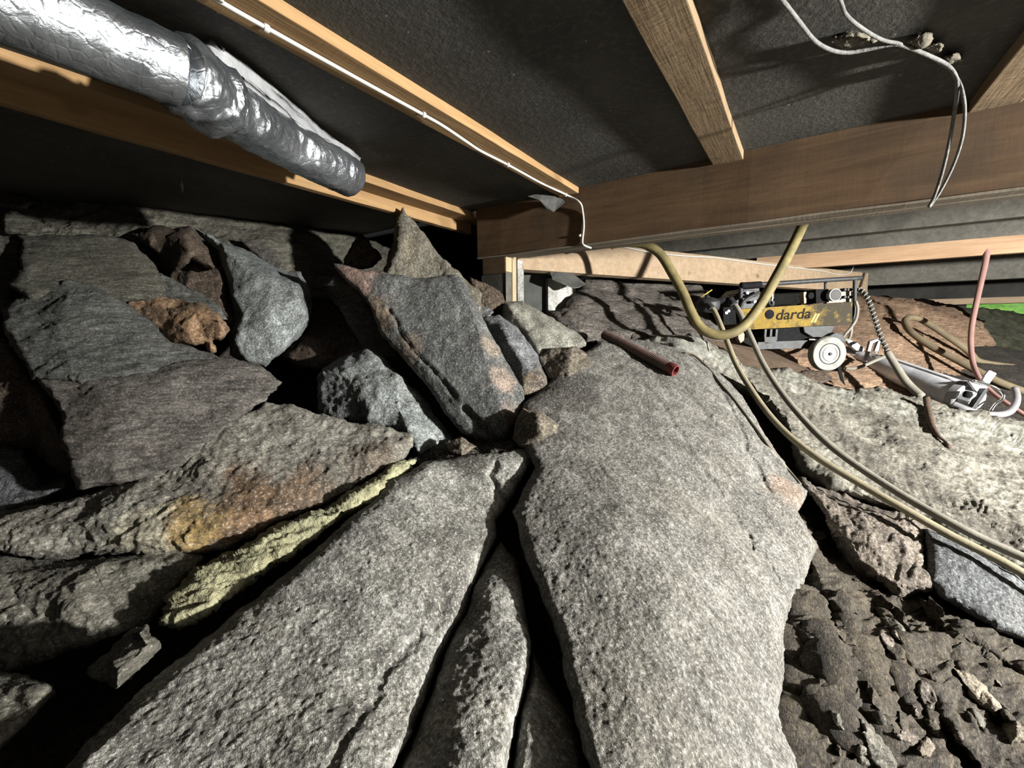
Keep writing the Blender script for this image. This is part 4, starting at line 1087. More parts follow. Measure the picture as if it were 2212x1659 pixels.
# pale slanting beam beyond, orange beam and grey boards
def slant(name, mat, label, p0t, p0b, p1t, p1b, depth, cat='beam', off=None):
    bm = bmesh.new()
    a, b, c, d_ = P(*p0b), P(*p1b), P(*p1t), P(*p0t)
    n = (b - a).cross(d_ - a).normalized()
    if n.dot(FWD) < 0: n = -n
    prism(bm, [a, b, c, d_], n * depth, 0.003)
    for k in range(1, 16):
        bmesh.ops.bisect_plane(bm, geom=bm.verts[:] + bm.edges[:] + bm.faces[:], plane_co=a + (b - a) * k / 16, plane_no=(b - a).normalized())
    return tag(bm_obj(name, bm, mat), label, cat)


slant('pale_beam', W_FAR, 'pale wooden beam slanting away behind the post and the pump', (1118, 506, 1.80), (1118, 581, 1.80), (1876, 590, 3.35), (1874, 632, 3.35), 0.05)
yo = 3.6
timber('orange_beam', W_FAR2, -0.3, 2.9, yo, yo + 0.05, hitY(2212, 545, yo).z - CZ, hitY(2212, 506, yo).z - CZ, cuts=20, seed=15)
tag(bpy.data.objects['orange_beam'], 'bright orange beam crossing the far side above the steel cylinder', 'beam')
timber('far_board', W_GREY, -2.2, 2.9, yo + 0.01, yo + 0.045, hitY(2212, 506, yo).z - CZ, 0.77, cuts=20, seed=16)
tag(bpy.data.objects['far_board'], 'weathered grey board standing on top of the orange beam', 'board')
yg = 3.05
timber('grey_beam', W_GREY, -2.2, 2.9, yg, yg + 0.04, hitY(2212, 467, yg).z - CZ, 0.77, cuts=20, seed=17)
tag(bpy.data.objects['grey_beam'], 'drip stained grey beam just beyond the brown main beam', 'beam')
yd = 4.7
timber('dark_beam', W_GREY, -1.0, 2.9, yd, yd + 0.1, hitY(2212, 600, yd).z - CZ, 0.77, cuts=20, seed=18)
tag(bpy.data.objects['dark_beam'], 'dim grey beam deep in the dark beyond the orange beam', 'beam')
timber('sill_beam', W_FAR, 0.6, 2.9, 5.45, 5.55, hitY(2212, 654, 5.45).z - CZ, hitY(2212, 640, 5.45).z - CZ, cuts=20, seed=19)
tag(bpy.data.objects['sill_beam'], 'shaded wooden lintel beam above the green garden opening', 'beam')

# ------------------------------------------------------------------ foil duct
def foil_mat():
    m, nt, bs = nmat('aluminium_foil')
    tc = nd(nt, 'ShaderNodeTexCoord').outputs['Object']
    n = noise(nt, tc, 26, 7, 0.62, 1.2); n2 = noise(nt, tc, 9, 5, 0.6)
    v = nd(nt, 'ShaderNodeTexVoronoi', Vector=tc, Scale=55.0, _feature='DISTANCE_TO_EDGE').outputs[0]
    bs.inputs['Metallic'].default_value = 0.92
    c = mixc(nt, mrange(nt, n2, 0.35, 0.65), (0.22, 0.24, 0.265), (0.40, 0.43, 0.46))
    nt.links.new(c, bs.inputs['Base Color'])
    nt.links.new(mrange(nt, n2, 0.3, 0.7, 0.20, 0.36), bs.inputs['Roughness'])
    b = nd(nt, 'ShaderNodeBump', Strength=0.55, Distance=0.006, Height=math_(nt, 'ADD', n, math_(nt, 'MULTIPLY', mrange(nt, v, 0, 0.12), 0.12)))
    nt.links.new(b.outputs[0], bs.inputs['Normal'])
    return m


M_FOIL = foil_mat()
M_FILM = plain('silver_film', (0.75, 0.78, 0.80), 0.35, 0.4, var=0.3, scale=18, bump=0.6, bscale=35, bdist=0.006)
ax = [(215, 84, .58), (382, 156, .653), (565, 279, .84), (756, 383, 1.10)]
axp = [np.array(P(*a)) for a in ax]
back = axp[0] + (axp[0] - axp[1]) * 4.2
back[2] = axp[0][2]
path1 = spline([back, axp[0] * 0.5 + back * 0.5, axp[0], axp[1]], 40)
path2 = spline([axp[1], axp[2], axp[3]], 70)
duct = empty('foil_duct', Vector(axp[2].tolist()), 'silver foil wrapped ventilation duct hanging below the joists', 'duct')


def crumple(path, r, mat, name, amp, sides=64, seed=0, parent=duct):
    V, Fc = tube_mesh(path, r, sides)
    t, n, b = frames(np.asarray(path))
    cen = np.repeat(np.asarray(path), sides, 0)
    rad = V - cen; rad /= np.linalg.norm(rad, axis=1)[:, None]
    V = V + rad * (amp * fbm(V, 22, 4, 0.55, seed, ridged=True) + amp * 0.8 * fbm(V, 9, 3, 0.5, seed + 4))[:, None]
    o = new_mesh_obj(name, V, Fc, mat); under(o, parent); return o


crumple(path1, 0.049, M_FOIL, 'duct_section', 0.0012, seed=3)
r2 = np.full(len(path2), 0.046); r2[-10:] = np.linspace(0.046, 0.041, 10)
crumple(path2, r2, M_FOIL, 'duct_section', 0.003, seed=5)
# crumpled joint and the taped end
j = np.array([axp[1] + (path2[k] - axp[1]) for k in range(0, 34)])
crumple(j, 0.0495 + 0.003 * np.sin(np.linspace(0, 9, len(j))), M_FOIL, 'joint_wrap', 0.006, seed=8)
cap = crumple(path2[-14:], 0.0475, M_FOIL, 'end_tape', 0.002, seed=9)
# loose film between the duct and the ceiling
oe = [(400, 118), (425, 104), (452, 90), (476, 100), (486, 104), (520, 130), (560, 162), (600, 195), (640, 230), (690, 275), (735, 305), (770, 330), (780, 342)]
n_ = len(oe); rows = 26
outer = np.array([tuple(hitZ(x, y, 0.485)) for x, y in oe])
tt = np.linspace(0, len(path2) - 6, n_).astype(int)
inner = path2[tt] + np.array([0.032, 0.0, 0.030])
outer = spline(outer, 10); inner = spline(inner, 10)
Vs = []
for k in range(rows):
    f = k / (rows - 1)
    row = inner * (1 - f) + outer * f
    row[:, 2] -= 0.016 * math.sin(math.pi * f)
    Vs.append(row)
Vs = np.array(Vs); L = Vs.shape[1]
u = np.linspace(0, 1, L)
for k in range(rows):
    f = k / (rows - 1)
    Vs[k, :, 2] += 0.006 * np.sin(f * 21 + 7 * u + 2 * np.sin(9 * u)) * (0.3 + 0.7 * math.sin(math.pi * f)) + 0.003 * np.sin(f * 47 - 11 * u)
fv = Vs.reshape(-1, 3)
fv[:, 2] += 0.004 * fbm(fv, 24, 3, 0.55, 4)
fv[:, 2] = np.minimum(fv[:, 2], CZ + 0.497)
fv2 = fv + np.array([0, 0, 0.0015])
gi = np.arange(rows * L).reshape(rows, L)
f1 = np.stack([gi[:-1, :-1].ravel(), gi[:-1, 1:].ravel(), gi[1:, 1:].ravel(), gi[1:, :-1].ravel()], 1)
ff = f1.tolist() + (f1[:, ::-1] + rows * L).tolist()
ring = list(gi[0, :]) + list(gi[1:, -1]) + list(gi[-1, -2::-1]) + list(gi[-2:0:-1, 0])
ff += [(b, a, a + rows * L, b + rows * L) for a, b in zip(ring, ring[1:] + ring[:1])]
under(new_mesh_obj('film_flap', np.concatenate([fv, fv2]), ff, M_FILM), duct)

# ------------------------------------------------------------------ cables
M_WHITE = plain('white_cable', (0.78, 0.76, 0.70), 0.5, var=0.06, bump=0)
zc = ZB - 0.005
cpts = [Vector((-0.726, -1.45, CZ + zc)), Vector((-0.728, -0.3, CZ + zc)), hitZ(380, -60, zc), hitZ(470, 0, zc), hitZ(600, 74, zc), hitZ(760, 163, zc), hitZ(915, 248, zc), hitZ(960, 274, zc - 0.004), hitZ(1009, 307, zc - 0.006), hitZ(1040, 327, zc), hitZ(1097, 356, zc), hitZ(1170, 396, zc), hitZ(1236, 428, zc)]
yc = YB - 0.005
cpts[-1].y = min(cpts[-1].y, yc - 0.03)
cpts += [hitY(1252, 437, yc - 0.012), hitY(1259, 460, yc), hitY(1261, 490, yc), hitY(1258, 522, yc), hitY(1262, 530, yc), hitY(1277, 536, yc + 0.02)]
cab = empty('white_cable', cpts[4], 'white electric cable clipped along the underside of a joist', 'cable')
tube('sheath', spline(cpts, 8), 0.0035, M_WHITE, cab, 8)
def clip(c, axis):
    lathe('cable_clip', [(0.0055, -0.004), (0.0062, -0.002), (0.0062, 0.002), (0.0055, 0.004)], c, axis, M_WHITE, cab, 14)
for px, py in ((575, 61), (915, 248), (1097, 356), (1222, 421)):
    clip(hitZ(px, py, zc), (0.05, 1, 0))
clip(hitY(1253, 509, yc), (0, 0, 1))
PBp = P(1118, 581, 1.80); PBn = (P(1874, 632, 3.35) - PBp).cross(P(1118, 506, 1.80) - PBp).normalized()
if PBn.dot(FWD) < 0: PBn = -PBn
tb = [(1330, 531, 2.13), (1400, 545, 2.26), (1470, 553, 2.40), (1540, 557, 2.54), (1600, 565, 2.66), (1680, 575, 2.85), (1770, 585, 3.05), (1810, 594, 3.14), (1835, 588, 3.16), (1842, 570, 3.16), (1838, 558, 3.16)]
tag(tube('white_cable', spline([hit(x, y, PBp, PBn) - PBn * 0.006 for x, y, d in tb], 6), 0.004, M_WHITE, None, 8), 'thin white cable drooping along the pale slanting beam', 'cable')

M_DUST = plain('dusty_cable', (0.27, 0.27, 0.26), 0.95, var=0.35, scale=60, dirt=(0.16, 0.15, 0.13), dirt_amt=0.6, bump=0.8, bscale=160, bdist=0.003)
zc = 0.488
w1 = [hitZ(1300, -700, zc), hitZ(1560, -220, zc), hitZ(1660, -40, zc), hitZ(1690, 0, zc), hitZ(1725, 45, zc - .006), hitZ(1760, 88, zc - .01), hitZ(1795, 108, zc - .01), hitZ(1830, 114, zc - .008), hitZ(1870, 108, zc - .006), hitZ(1930, 96, zc - .004),
      hitZ(1962, 103, zc - .006), hitZ(2010, 122, zc - .008), hitZ(2045, 140, zc - .012)]
z2 = CZ + 0.44
e1 = hitZ(2063, 162, 0.462)
yl = e1.y
w1 += [e1, hitY(2068, 190, yl + .01), hitY(2062, 240, yl + .04), hitY(2052, 300, yl + .07), hitY(2036, 370, yl + .09), hitY(2018, 425, yl + .10), hitY(2006, 447, yl + .10)]
w2 = [hitZ(1500, -700, zc), hitZ(1700, -220, zc), hitZ(1790, -50, zc), hitZ(1815, 0, zc), hitZ(1828, 32, zc - .006), hitZ(1860, 60, zc - .008), hitZ(1905, 86, zc - .006), hitZ(1945, 95, zc - .004), hitZ(1975, 108, zc - .004), hitZ(2015, 126, zc - .006), hitZ(2048, 146, zc - .010), hitZ(2064, 164, 0.466),
      hitY(2078, 195, yl + .01), hitY(2084, 240, yl + .04), hitY(2078, 300, yl + .07), hitY(2058, 360, yl + .09), hitY(2030, 415, yl + .10), hitY(2007, 448, yl + .102)]
tag(tube('dusty_cable', spline(w1, 8), 0.0032, M_DUST, None, 8), 'dusty grey cable with the wider sag running along the ceiling and hanging down', 'cable')
tag(tube('dusty_cable', spline(w2, 8), 0.0028, M_DUST, None, 8), 'dusty grey cable joining the sagging one at the torn ceiling, hanging in a loop', 'cable')
tb_ = empty('torn_board', hitZ(2000, 100, 0.49), 'torn splinters of ceiling board where the dusty cables hang', 'board')
M_TORN = plain('torn_fibre', (0.17, 0.15, 0.11), 0.95, var=0.4, scale=60, bump=0.8, bscale=90, bdist=0.004)
for sd, poly in enumerate(([(1958, 92), (1985, 74), (2012, 76), (2000, 96), (1975, 106)], [(1982, 110), (2020, 95), (2040, 92), (2034, 112), (2008, 122)], [(2028, 130), (2062, 116), (2082, 131), (2060, 142), (2045, 142)],
             [(1795, 86), (1850, 76), (1895, 88), (1850, 98), (1812, 97)])):
    ds = [(hitZ(x, y, 0.482 + 0.008 * random.random()) - CAM).dot(FWD) for x, y in poly]
    sp_ = rock('splinter', '', M_TORN, [(x, y, d) for (x, y), d in zip(poly, ds)], thick=0.03, rough=0.005, freq=50, cell=8, sub=1, edge=0.004, ew=4, jag=3, seed=90 + sd)
    for key in ('label', 'category'): del sp_[key]
    under(sp_, tb_)

# ------------------------------------------------------------------ hoses
M_HOSE = plain('yellow_hose', (0.30, 0.245, 0.095), 0.7, var=0.25, scale=25, dirt=(0.14, 0.115, 0.06), dirt_amt=0.6, bump=0.3, bscale=150)
M_HOSE2 = plain('dusty_hose', (0.42, 0.37, 0.24), 0.85, var=0.15, scale=25, dirt=(0.28, 0.24, 0.17), dirt_amt=0.6, bump=0.3, bscale=150)
M_HOSE3 = plain('grey_hose', (0.36, 0.34, 0.28), 0.85, var=0.15, scale=25, dirt=(0.24, 0.22, 0.17), dirt_amt=0.6, bump=0.3, bscale=150)
hp = [(1320, 528, 1.74), (1350, 524, 1.74), (1390, 527, 1.72), (1425, 548, 1.70), (1452, 590, 1.68), (1475, 632, 1.66), (1492, 672, 1.64), (1512, 706, 1.62), (1540, 722, 1.60), (1572, 722, 1.58), (1606, 704, 1.57),
      (1640, 662, 1.57), (1676, 600, 1.58), (1708, 540, 1.60), (1738, 478, 1.62), (1775, 400, 1.66)]
tag(tube('yellow_hose', spline([P(*h) for h in hp], 10), 0.0185, M_HOSE, None, 16), 'thick yellow hose hanging in a deep bend in front of the pump', 'hose')
ha = [(1532, 660, 1.80), (1545, 676, 1.77), (1566, 726, 1.70), (1590, 786, 1.62), (1625, 845, 1.53), (1665, 900, 1.44), (1710, 946, 1.36), (1765, 988, 1.28), (1850, 1040, 1.20), (1950, 1098, 1.12), (2060, 1160, 1.05), (2150, 1205, 1.0), (2225, 1247, .96), (2400, 1340, .88), (2800, 1530, .74), (3200, 1740, .62)]
hb = [(1582, 652, 1.86), (1596, 672, 1.83), (1622, 728, 1.76), (1650, 788, 1.68), (1690, 850, 1.58), (1735, 905, 1.48), (1785, 955, 1.39), (1850, 1005, 1.31), (1950, 1070, 1.20), (2050, 1127, 1.11), (2140, 1173, 1.05), (2225, 1210, 1.0), (2400, 1280, .92), (2800, 1440, .79), (3200, 1620, .68)]
tag(tube('hydraulic_hose', spline([P(*h) for h in ha], 10), 0.0105, M_HOSE2, None, 14), 'dusty yellow hydraulic hose running lower down from the pump valve over the gully', 'hose')
tag(tube('hydraulic_hose', spline([P(*h) for h in hb], 10), 0.0110, M_HOSE3, None, 14), 'dusty grey hydraulic hose running beside the yellow one on its pump side', 'hose')
lp = [(2900, 900, 2.0), (2500, 830, 2.25), (2260, 800, 2.42), (2190, 793, 2.45), (2150, 788, 2.46), (2111, 779, 2.48), (2089, 756, 2.50), (2035, 718, 2.56), (1994, 693, 2.62), (1967, 686, 2.62), (1955, 695, 2.60), (1967, 716, 2.52), (2008, 746, 2.43), (2062, 775, 2.34), (2116, 804, 2.25), (2170, 830, 2.18), (2260, 860, 2.1), (2500, 920, 1.92), (2900, 1000, 1.7)]
M_HOSE4 = plain('brown_hose', (0.25, 0.20, 0.12), 0.8, var=0.2, dirt=(0.18, 0.13, 0.08), dirt_amt=0.6)
tag(tube('garden_hose', spline([P(x, y, d - 0.05) for x, y, d in lp], 8), 0.018, M_HOSE4, None, 12), 'brownish hose lying in a narrow loop on the orange earth', 'hose')
M_PINKH = plain('pink_hose', (0.52, 0.30, 0.27), 0.6, var=0.12, scale=12, dirt=(0.40, 0.26, 0.22), dirt_amt=0.4, bump=0)
pk = [(2137, 512, 2.42), (2130, 560, 2.40), (2119, 610, 2.36), (2110, 650, 2.32), (2100, 700, 2.26), (2097, 740, 2.2), (2102, 785, 2.12), (2116, 818, 2.02), (2140, 845, 1.95), (2170, 868, 1.88), (2230, 905, 1.78), (2320, 940, 1.7), (2600, 1010, 1.5), (2900, 1080, 1.35)]
tag(tube('pink_hose', spline([P(*h) for h in pk], 8), np.linspace(0.0145, 0.0075, 105), M_PINKH, None, 12), 'pink hose hanging from the orange beam down to the steel cylinder', 'hose')
# thin wire along the crest of the hump
wc = [(1478, 762, 1.55), (1500, 768, 1.53), (1530, 795, 1.47), (1556, 828, 1.42), (1590, 868, 1.35), (1625, 915, 1.275), (1660, 962, 1.205), (1700, 1012, 1.145), (1728, 1046, 1.11)]
M_WIRE = plain('brown_wire', (0.22, 0.19, 0.14), 0.8, var=0.3)
tag(tube('thin_wire', spline([P(x, y, (surf_d([HUMP], x, y) or d) - 0.006) for x, y, d in wc], 8), 0.0045, M_WIRE, None, 8), 'thin brown wire lying along the crest of the bedrock hump', 'wire')

# red tube
a = P(1305, 722, 1.60); b = P(1460, 801, (surf_d([HUMP], 1456, 812) or 1.42) - 0.022)
M_RTUBE = plain('dirty_red_tube', (0.17, 0.10, 0.085), 0.8, var=0.3, scale=30, dirt=(0.10, 0.085, 0.07), dirt_amt=0.7)
M_RED = plain('red_plastic', (0.26, 0.045, 0.045), 0.55, var=0.2, scale=30, dirt=(0.2, 0.07, 0.06), dirt_amt=0.4)
rt = empty('red_tube', a, 'dirty dark ribbed tube with a bright red mouth lying on the hump crest', 'tube')
axv = (b - a); Ln = axv.length
prof = []
k = 0
while k * 0.007 < Ln - 0.03:
    prof += [(0.0175, k * 0.007), (0.0190, k * 0.007 + 0.002), (0.0190, k * 0.007 + 0.004)]; k += 1
prof += [(0.0178, Ln - 0.028)]
lathe('ribbed_body', prof, a, axv, M_RTUBE, rt, 24)
lathe('red_mouth', [(0.0180, Ln - 0.030), (0.0195, Ln - 0.028), (0.0195, Ln), (0.0150, Ln), (0.0150, Ln - 0.025), (0.0, Ln - 0.025)], a, axv, M_RED, rt, 24)

# ------------------------------------------------------------------ hydraulic pump
DP = 2.0
O = P(1700, 690, DP)
ez = Vector((0, 0, 1))
tilt = math.radians(3.2)
exh = Vector((RIGHT.x, RIGHT.y, 0)).normalized()
ex = (exh * math.cos(tilt) + ez * math.sin(tilt)).normalized()
en = exh.cross(ez).normalized()            # out of the front face, towards the viewer
if en.dot(FWD) > 0: en = -en
eu = en.cross(ex).normalized()
if eu.z < 0: eu = -eu
def Q(px, py, off=0.0):
    """photo pixel on the plane of the pump's front face, pushed back by off"""
    return hit(px, py, O - en * off, en)


pump = empty('hydraulic_pump', Q(1700, 800, 0.1), 'wheeled hydraulic pump unit with a scratched yellow side panel and pressure gauge', 'pump')


def yellow_panel_mat():
    m, nt, bs = nmat('scratched_yellow_paint')
    tc = nd(nt, 'ShaderNodeTexCoord').outputs['Object']
    dv = nt.nodes.new('ShaderNodeVectorMath'); dv.operation = 'DOT_PRODUCT'
    nt.links.new(tc, dv.inputs[0]); dv.inputs[1].default_value = tuple(ex)
    x0 = Q(1735, 690).dot(ex); x1 = Q(1785, 690).dot(ex)
    side = mrange(nt, dv.outputs['Value'], x0, x1)
    n = noise(nt, tc, 24, 7, 0.68); n2 = noise(nt, tc, 70, 5, 0.7)
    wear = math_(nt, 'ADD', n, math_(nt, 'MULTIPLY', side, 0.22))
    yel = mixc(nt, mrange(nt, n2, 0.35, 0.7), (0.21, 0.135, 0.016), (0.115, 0.085, 0.03))
    c = mixc(nt, mrange(nt, wear, 0.52, 0.68), yel, (0.03, 0.025, 0.016))
    nt.links.new(c, bs.inputs['Base Color'])
    bs.inputs['Roughness'].default_value = 0.8
    bs.inputs['Specular IOR Level'].default_value = 0.2
    return m


M_YEL = yellow_panel_mat()
M_BLK = plain('black_metal', (0.016, 0.017, 0.018), 0.85, 0.0, spec=0.08, var=0.4, scale=40, bump=0.1)
M_DKM = plain('dark_steel', (0.075, 0.08, 0.085), 0.55, 0.3, spec=0.25, var=0.35, scale=40, dirt=(0.06, 0.055, 0.05), dirt_amt=0.6)
M_CHR = plain('chrome', (0.75, 0.75, 0.74), 0.16, 1.0, var=0.05, bump=0)
M_TYRE = plain('dusty_tyre', (0.50, 0.51, 0.46), 0.9, var=0.2, scale=35, dirt=(0.20, 0.20, 0.18), dirt_amt=0.6, bump=0.4, bscale=80)
M_HUB = plain('grey_hub', (0.55, 0.57, 0.54), 0.7, var=0.15, scale=35, dirt=(0.3, 0.3, 0.28), dirt_amt=0.4)
M_GWHITE = plain('gauge_white', (0.82, 0.84, 0.82), 0.4, var=0.03, bump=0)
M_TANM = plain('tan_plate', (0.50, 0.42, 0.33), 0.7, var=0.2)
M_SLASH = plain('yellow_mark', (0.62, 0.40, 0.03), 0.55, var=0.2, bump=0)
M_LETTER = plain('worn_black_lettering', (0.035, 0.03, 0.022), 0.9, var=0.3, scale=60, bump=0, spec=0.05)


def qprism(name, pts, off, depth, mat, parent=pump, bev=0.0015):
    bm = bmesh.new()
    prism(bm, [Q(x, y, off) for x, y in pts], -en * depth, bev)
    return bm_obj(name, bm, mat, parent)


panel = qprism('side_panel', [(1598, 668), (1700, 661), (1790, 655.5), (1842, 652.5), (1841, 698), (1832, 702), (1766, 704), (1618, 712), (1602, 713)], 0.0, 0.008, M_YEL)
lathe('hole_disc', [(0.0, 0.0025), (0.0215, 0.0025), (0.0225, 0.0), (0.0225, -0.004)], Q(1662, 679), en, M_BLK, panel, 28)  # black disc set proud, standing in for the shade inside the hole
# lettering
cu = bpy.data.curves.new('lettering', 'FONT'); cu.body = 'darda'; cu.size = 1.0; cu.extrude = 0.01; cu.shear = 0.18; cu.offset = 0.012
to = bpy.data.objects.new('lettering_tmp', cu); COL.objects.link(to)
bpy.context.view_layer.update()
dg = bpy.context.evaluated_depsgraph_get()
tm = bpy.data.meshes.new_from_object(to.evaluated_get(dg))
bpy.data.objects.remove(to)
wv = [v.co.copy() for v in tm.vertices]
minx = min(v.x for v in wv); maxx = max(v.x for v in wv)
p0 = Q(1676, 691); width = (Q(1751, 687) - p0).length
sx = width / (maxx - minx); sy = sx * 0.92
exl = (Q(1751, 687) - p0).normalized(); eul = en.cross(exl); eul = eul if eul.z > 0 else -eul
for v in tm.vertices:
    c = v.co
    v.co = p0 + exl * ((c.x - minx) * sx) + eul * (c.y * sy) + en * (0.0012 + c.z * 0.03)
tm.materials.append(M_LETTER)
tobj = bpy.data.objects.new('lettering', tm); COL.objects.link(tobj); under(tobj, panel)
for dx in (0, 6.5):
    qprism('painted_slash', [(1751 + dx, 696), (1755 + dx, 697), (1765 + dx, 678), (1761 + dx, 677)], -0.0012, 0.0014, M_SLASH, panel, 0.0)
# rear panel of the same shape, deck between them
qprism('rear_panel', [(1602, 668), (1842, 652), (1841, 698), (1618, 712)], 0.22, 0.008, M_YEL)
qprism('deck', [(1596, 668), (1844, 652), (1844, 656), (1596, 673)], 0.008, 0.212, M_BLK)
# frame
def qtube(name, pts, r, mat=M_DKM, parent=pump, sides=14, sm=True, n=8):
    pp = [Q(*p) for p in pts]
    return tube(name, spline(pp, n) if sm else np.array([tuple(x) for x in pp]), r, mat, parent, sides)


qtube('carry_bar', [(1601, 616, 0.02), (1680, 612, 0.02), (1770, 606, 0.02), (1860, 600.5, 0.02)], 0.0105)
qtube('bar_grip', [(1600, 617.5, 0.02), (1620, 616.5, 0.02), (1643, 615, 0.02)], 0.0165, M_BLK)
qtube('frame_post', [(1847, 602, 0.02), (1846.5, 630, 0.02), (1846, 662, 0.02), (1843, 698, 0.02)], 0.0085)
qtube('frame_post', [(1783, 606, 0.12), (1782.5, 640, 0.12), (1782, 658, 0.12)], 0.006)
qtube('frame_post', [(1601, 618, 0.02), (1600, 645, 0.02), (1598, 672, 0.02)], 0.009)
# top gear
qprism('gauge_block', [(1762, 625), (1790, 624), (1791, 653), (1763, 655)], 0.03, 0.09, M_BLK)
gauge = lathe('pressure_gauge', [(0.0, -0.025), (0.020, -0.025), (0.0275, -0.022), (0.0290, -0.004), (0.0290, 0.003), (0.0245, 0.004), (0.0240, 0.0012), (0.0, 0.0012)], Q(1804, 637, -0.005), en, M_GWHITE, pump, 36)
lathe('gauge_rim', [(0.0240, 0.0014), (0.0240, 0.0042), (0.0252, 0.0048), (0.0258, 0.0036)], Q(1804, 637, -0.005), en, M_DKM, gauge, 36)
bm = bmesh.new(); prism(bm, [Q(1798, 643, -0.0075), Q(1799.5, 644.5, -0.0075), Q(1808, 634, -0.0075), Q(1805.5, 634, -0.0075)], -en * 0.001)
bm_obj('needle', bm, M_DKM, gauge)
lathe('round_cap', [(0.0, 0.012), (0.014, 0.012), (0.0165, 0.009), (0.0165, -0.05)], Q(1749, 639, 0.05), en, M_BLK, pump, 24)
qprism('cap_bracket', [(1736, 631), (1742, 630), (1742, 655), (1737, 656)], 0.05, 0.03, M_TANM)
qprism('fitting_plate', [(1818, 630), (1838, 629), (1839, 652), (1786, 655), (1788, 650), (1818, 648)], 0.05, 0.02, M_TANM)
for yy in (626, 642):
    for xx in (1823, 1830, 1836):
        lathe('threaded_fitting', [(0.0, 0.010), (0.0055, 0.010), (0.0075, 0.006), (0.0075, -0.02)], Q(xx, yy, 0.045), en, M_DKM, pump, 10)
lathe('chrome_plug', [(0.0, 0.052), (0.011, 0.05), (0.0125, 0.045), (0.0125, 0.006), (0.0145, 0.004), (0.0145, -0.004), (0.010, -0.006), (0.010, -0.03)], Q(1666, 644, 0.03), eu, M_CHR, pump, 24)
qtube('elbow_pipe', [(1662, 647, 0.03), (1661, 655, 0.03), (1664, 659, 0.025), (1669, 658, 0.02), (1669, 650, 0.02)], 0.008, M_DKM)
# left hand machinery
qprism('valve_block', [(1562, 664), (1597, 662), (1598, 700), (1563, 702)], 0.02, 0.16, M_BLK)
qprism('motor_housing', [(1586, 640), (1602, 624), (1640, 622), (1644, 664), (1600, 668), (1586, 664)], 0.05, 0.15, M_DKM)
qprism('motor_cover', [(1594, 634), (1610, 626), (1640, 628), (1642, 640), (1602, 645)], 0.03, 0.1, M_DKM, bev=0.004)
qtube('suction_hose', [(1598, 668, 0.0), (1606, 652, -0.005), (1620, 642, -0.005), (1640, 632, 0.01)], 0.008, M_DKM)
for xx, yy in ((1614, 633), (1573, 672), (1568, 676), (1630, 652)):
    lathe('bolt', [(0.0, 0.006), (0.006, 0.006), (0.007, 0.0), (0.007, -0.03)], Q(xx, yy, 0.02), en, M_CHR, pump, 8)
# hose manifold at the left end
vh = lathe('hose_manifold', [(0.0, 0.030), (0.030, 0.030), (0.042, 0.024), (0.048, 0.010), (0.048, -0.010), (0.040, -0.024), (0.0, -0.030)], P(1530, 659, 1.86), (0.15, -0.25, 1), M_DKM, pump, 28)
lathe('manifold_knob', [(0.0, 0.03), (0.008, 0.03), (0.010, 0.02), (0.006, 0.0), (0.010, -0.01)], P(1526, 643, 1.86), (0, 0, 1), M_BLK, vh, 14)
lathe('hose_coupling', [(0.0105, -0.02), (0.0135, -0.018), (0.0135, 0.0), (0.0155, 0.002), (0.0155, 0.015), (0.011, 0.017)], P(1534, 663, 1.795), P(1545, 676, 1.77) - P(1532, 660, 1.80), M_DKM, vh, 16)
lathe('hose_coupling', [(0.011, -0.02), (0.014, -0.018), (0.014, 0.0), (0.016, 0.002), (0.016, 0.015), (0.0115, 0.017)], P(1582, 653, 1.855), P(1596, 672, 1.83) - P(1582, 652, 1.86), M_DKM, pump, 16)
tube('valve_arm', spline([P(1545, 655, 1.86), P(1560, 648, 1.88), P(1574, 652, 1.89), P(1584, 656, 1.92)], 6), 0.015, M_BLK, pump, 14)
# under the panel
qprism('oil_tank', [(1735, 704), (1808, 700), (1795, 722), (1780, 733), (1762, 732), (1738, 718)], 0.03, 0.16, M_DKM, bev=0.004)
qprism('motor_body', [(1645, 710), (1740, 706), (1750, 738), (1650, 741)], 0.05, 0.13, M_BLK, bev=0.004)
for xx in (1652, 1664, 1676):
    qprism('cooling_fin', [(xx, 711), (xx + 5, 711), (xx + 3, 736), (xx - 2, 736)], 0.035, 0.02, M_DKM)
qprism('motor_foot', [(1651, 728), (1676, 727), (1678, 742), (1652, 743)], 0.02, 0.06, M_DKM)
qprism('base_rail', [(1637, 739), (1745, 735), (1800, 735), (1800, 745), (1745, 752), (1637, 755)], 0.02, 0.012, M_DKM)
qprism('base_rail', [(1637, 739), (1800, 735), (1800, 745), (1637, 753)], 0.19, 0.012, M_DKM)
qprism('support_foot', [(1593, 712), (1603, 712), (1609, 722), (1608, 735), (1600, 742), (1595, 732)], 0.01, 0.03, M_TANM, bev=0.004)
qprism('foot_plate', [(1600, 737), (1612, 728), (1632, 740), (1640, 752), (1622, 747)], 0.02, 0.03, M_BLK)
def wheel(px, py, off):
    c = Q(px, py, off); R = 0.084
    w = lathe('wheel', [(0.0, -0.018), (0.05, -0.018), (0.060, -0.022), (R - 0.006, -0.020), (R, -0.010), (R, 0.008), (R - 0.006, 0.019), (0.066, 0.022), (0.056, 0.021), (0.050, 0.017), (0.0, 0.016)], c, en, M_TYRE, pump, 48)
    lathe('hub_groove', [(0.047, 0.0165), (0.0475, 0.0185), (0.0505, 0.0185), (0.051, 0.0165)], c, en, M_BLK, w, 40)
    lathe('hub_disc', [(0.0, 0.019), (0.016, 0.021), (0.030, 0.020), (0.034, 0.024), (0.037, 0.020), (0.044, 0.019), (0.046, 0.015)], c, en, M_HUB, w, 40)
    lathe('axle_end', [(0.0, 0.028), (0.006, 0.027), (0.0075, 0.024), (0.0075, 0.012)], c, en, M_DKM, w, 14)
wheel(1786, 764, -0.02)
wheel(1727, 747, 0.32)
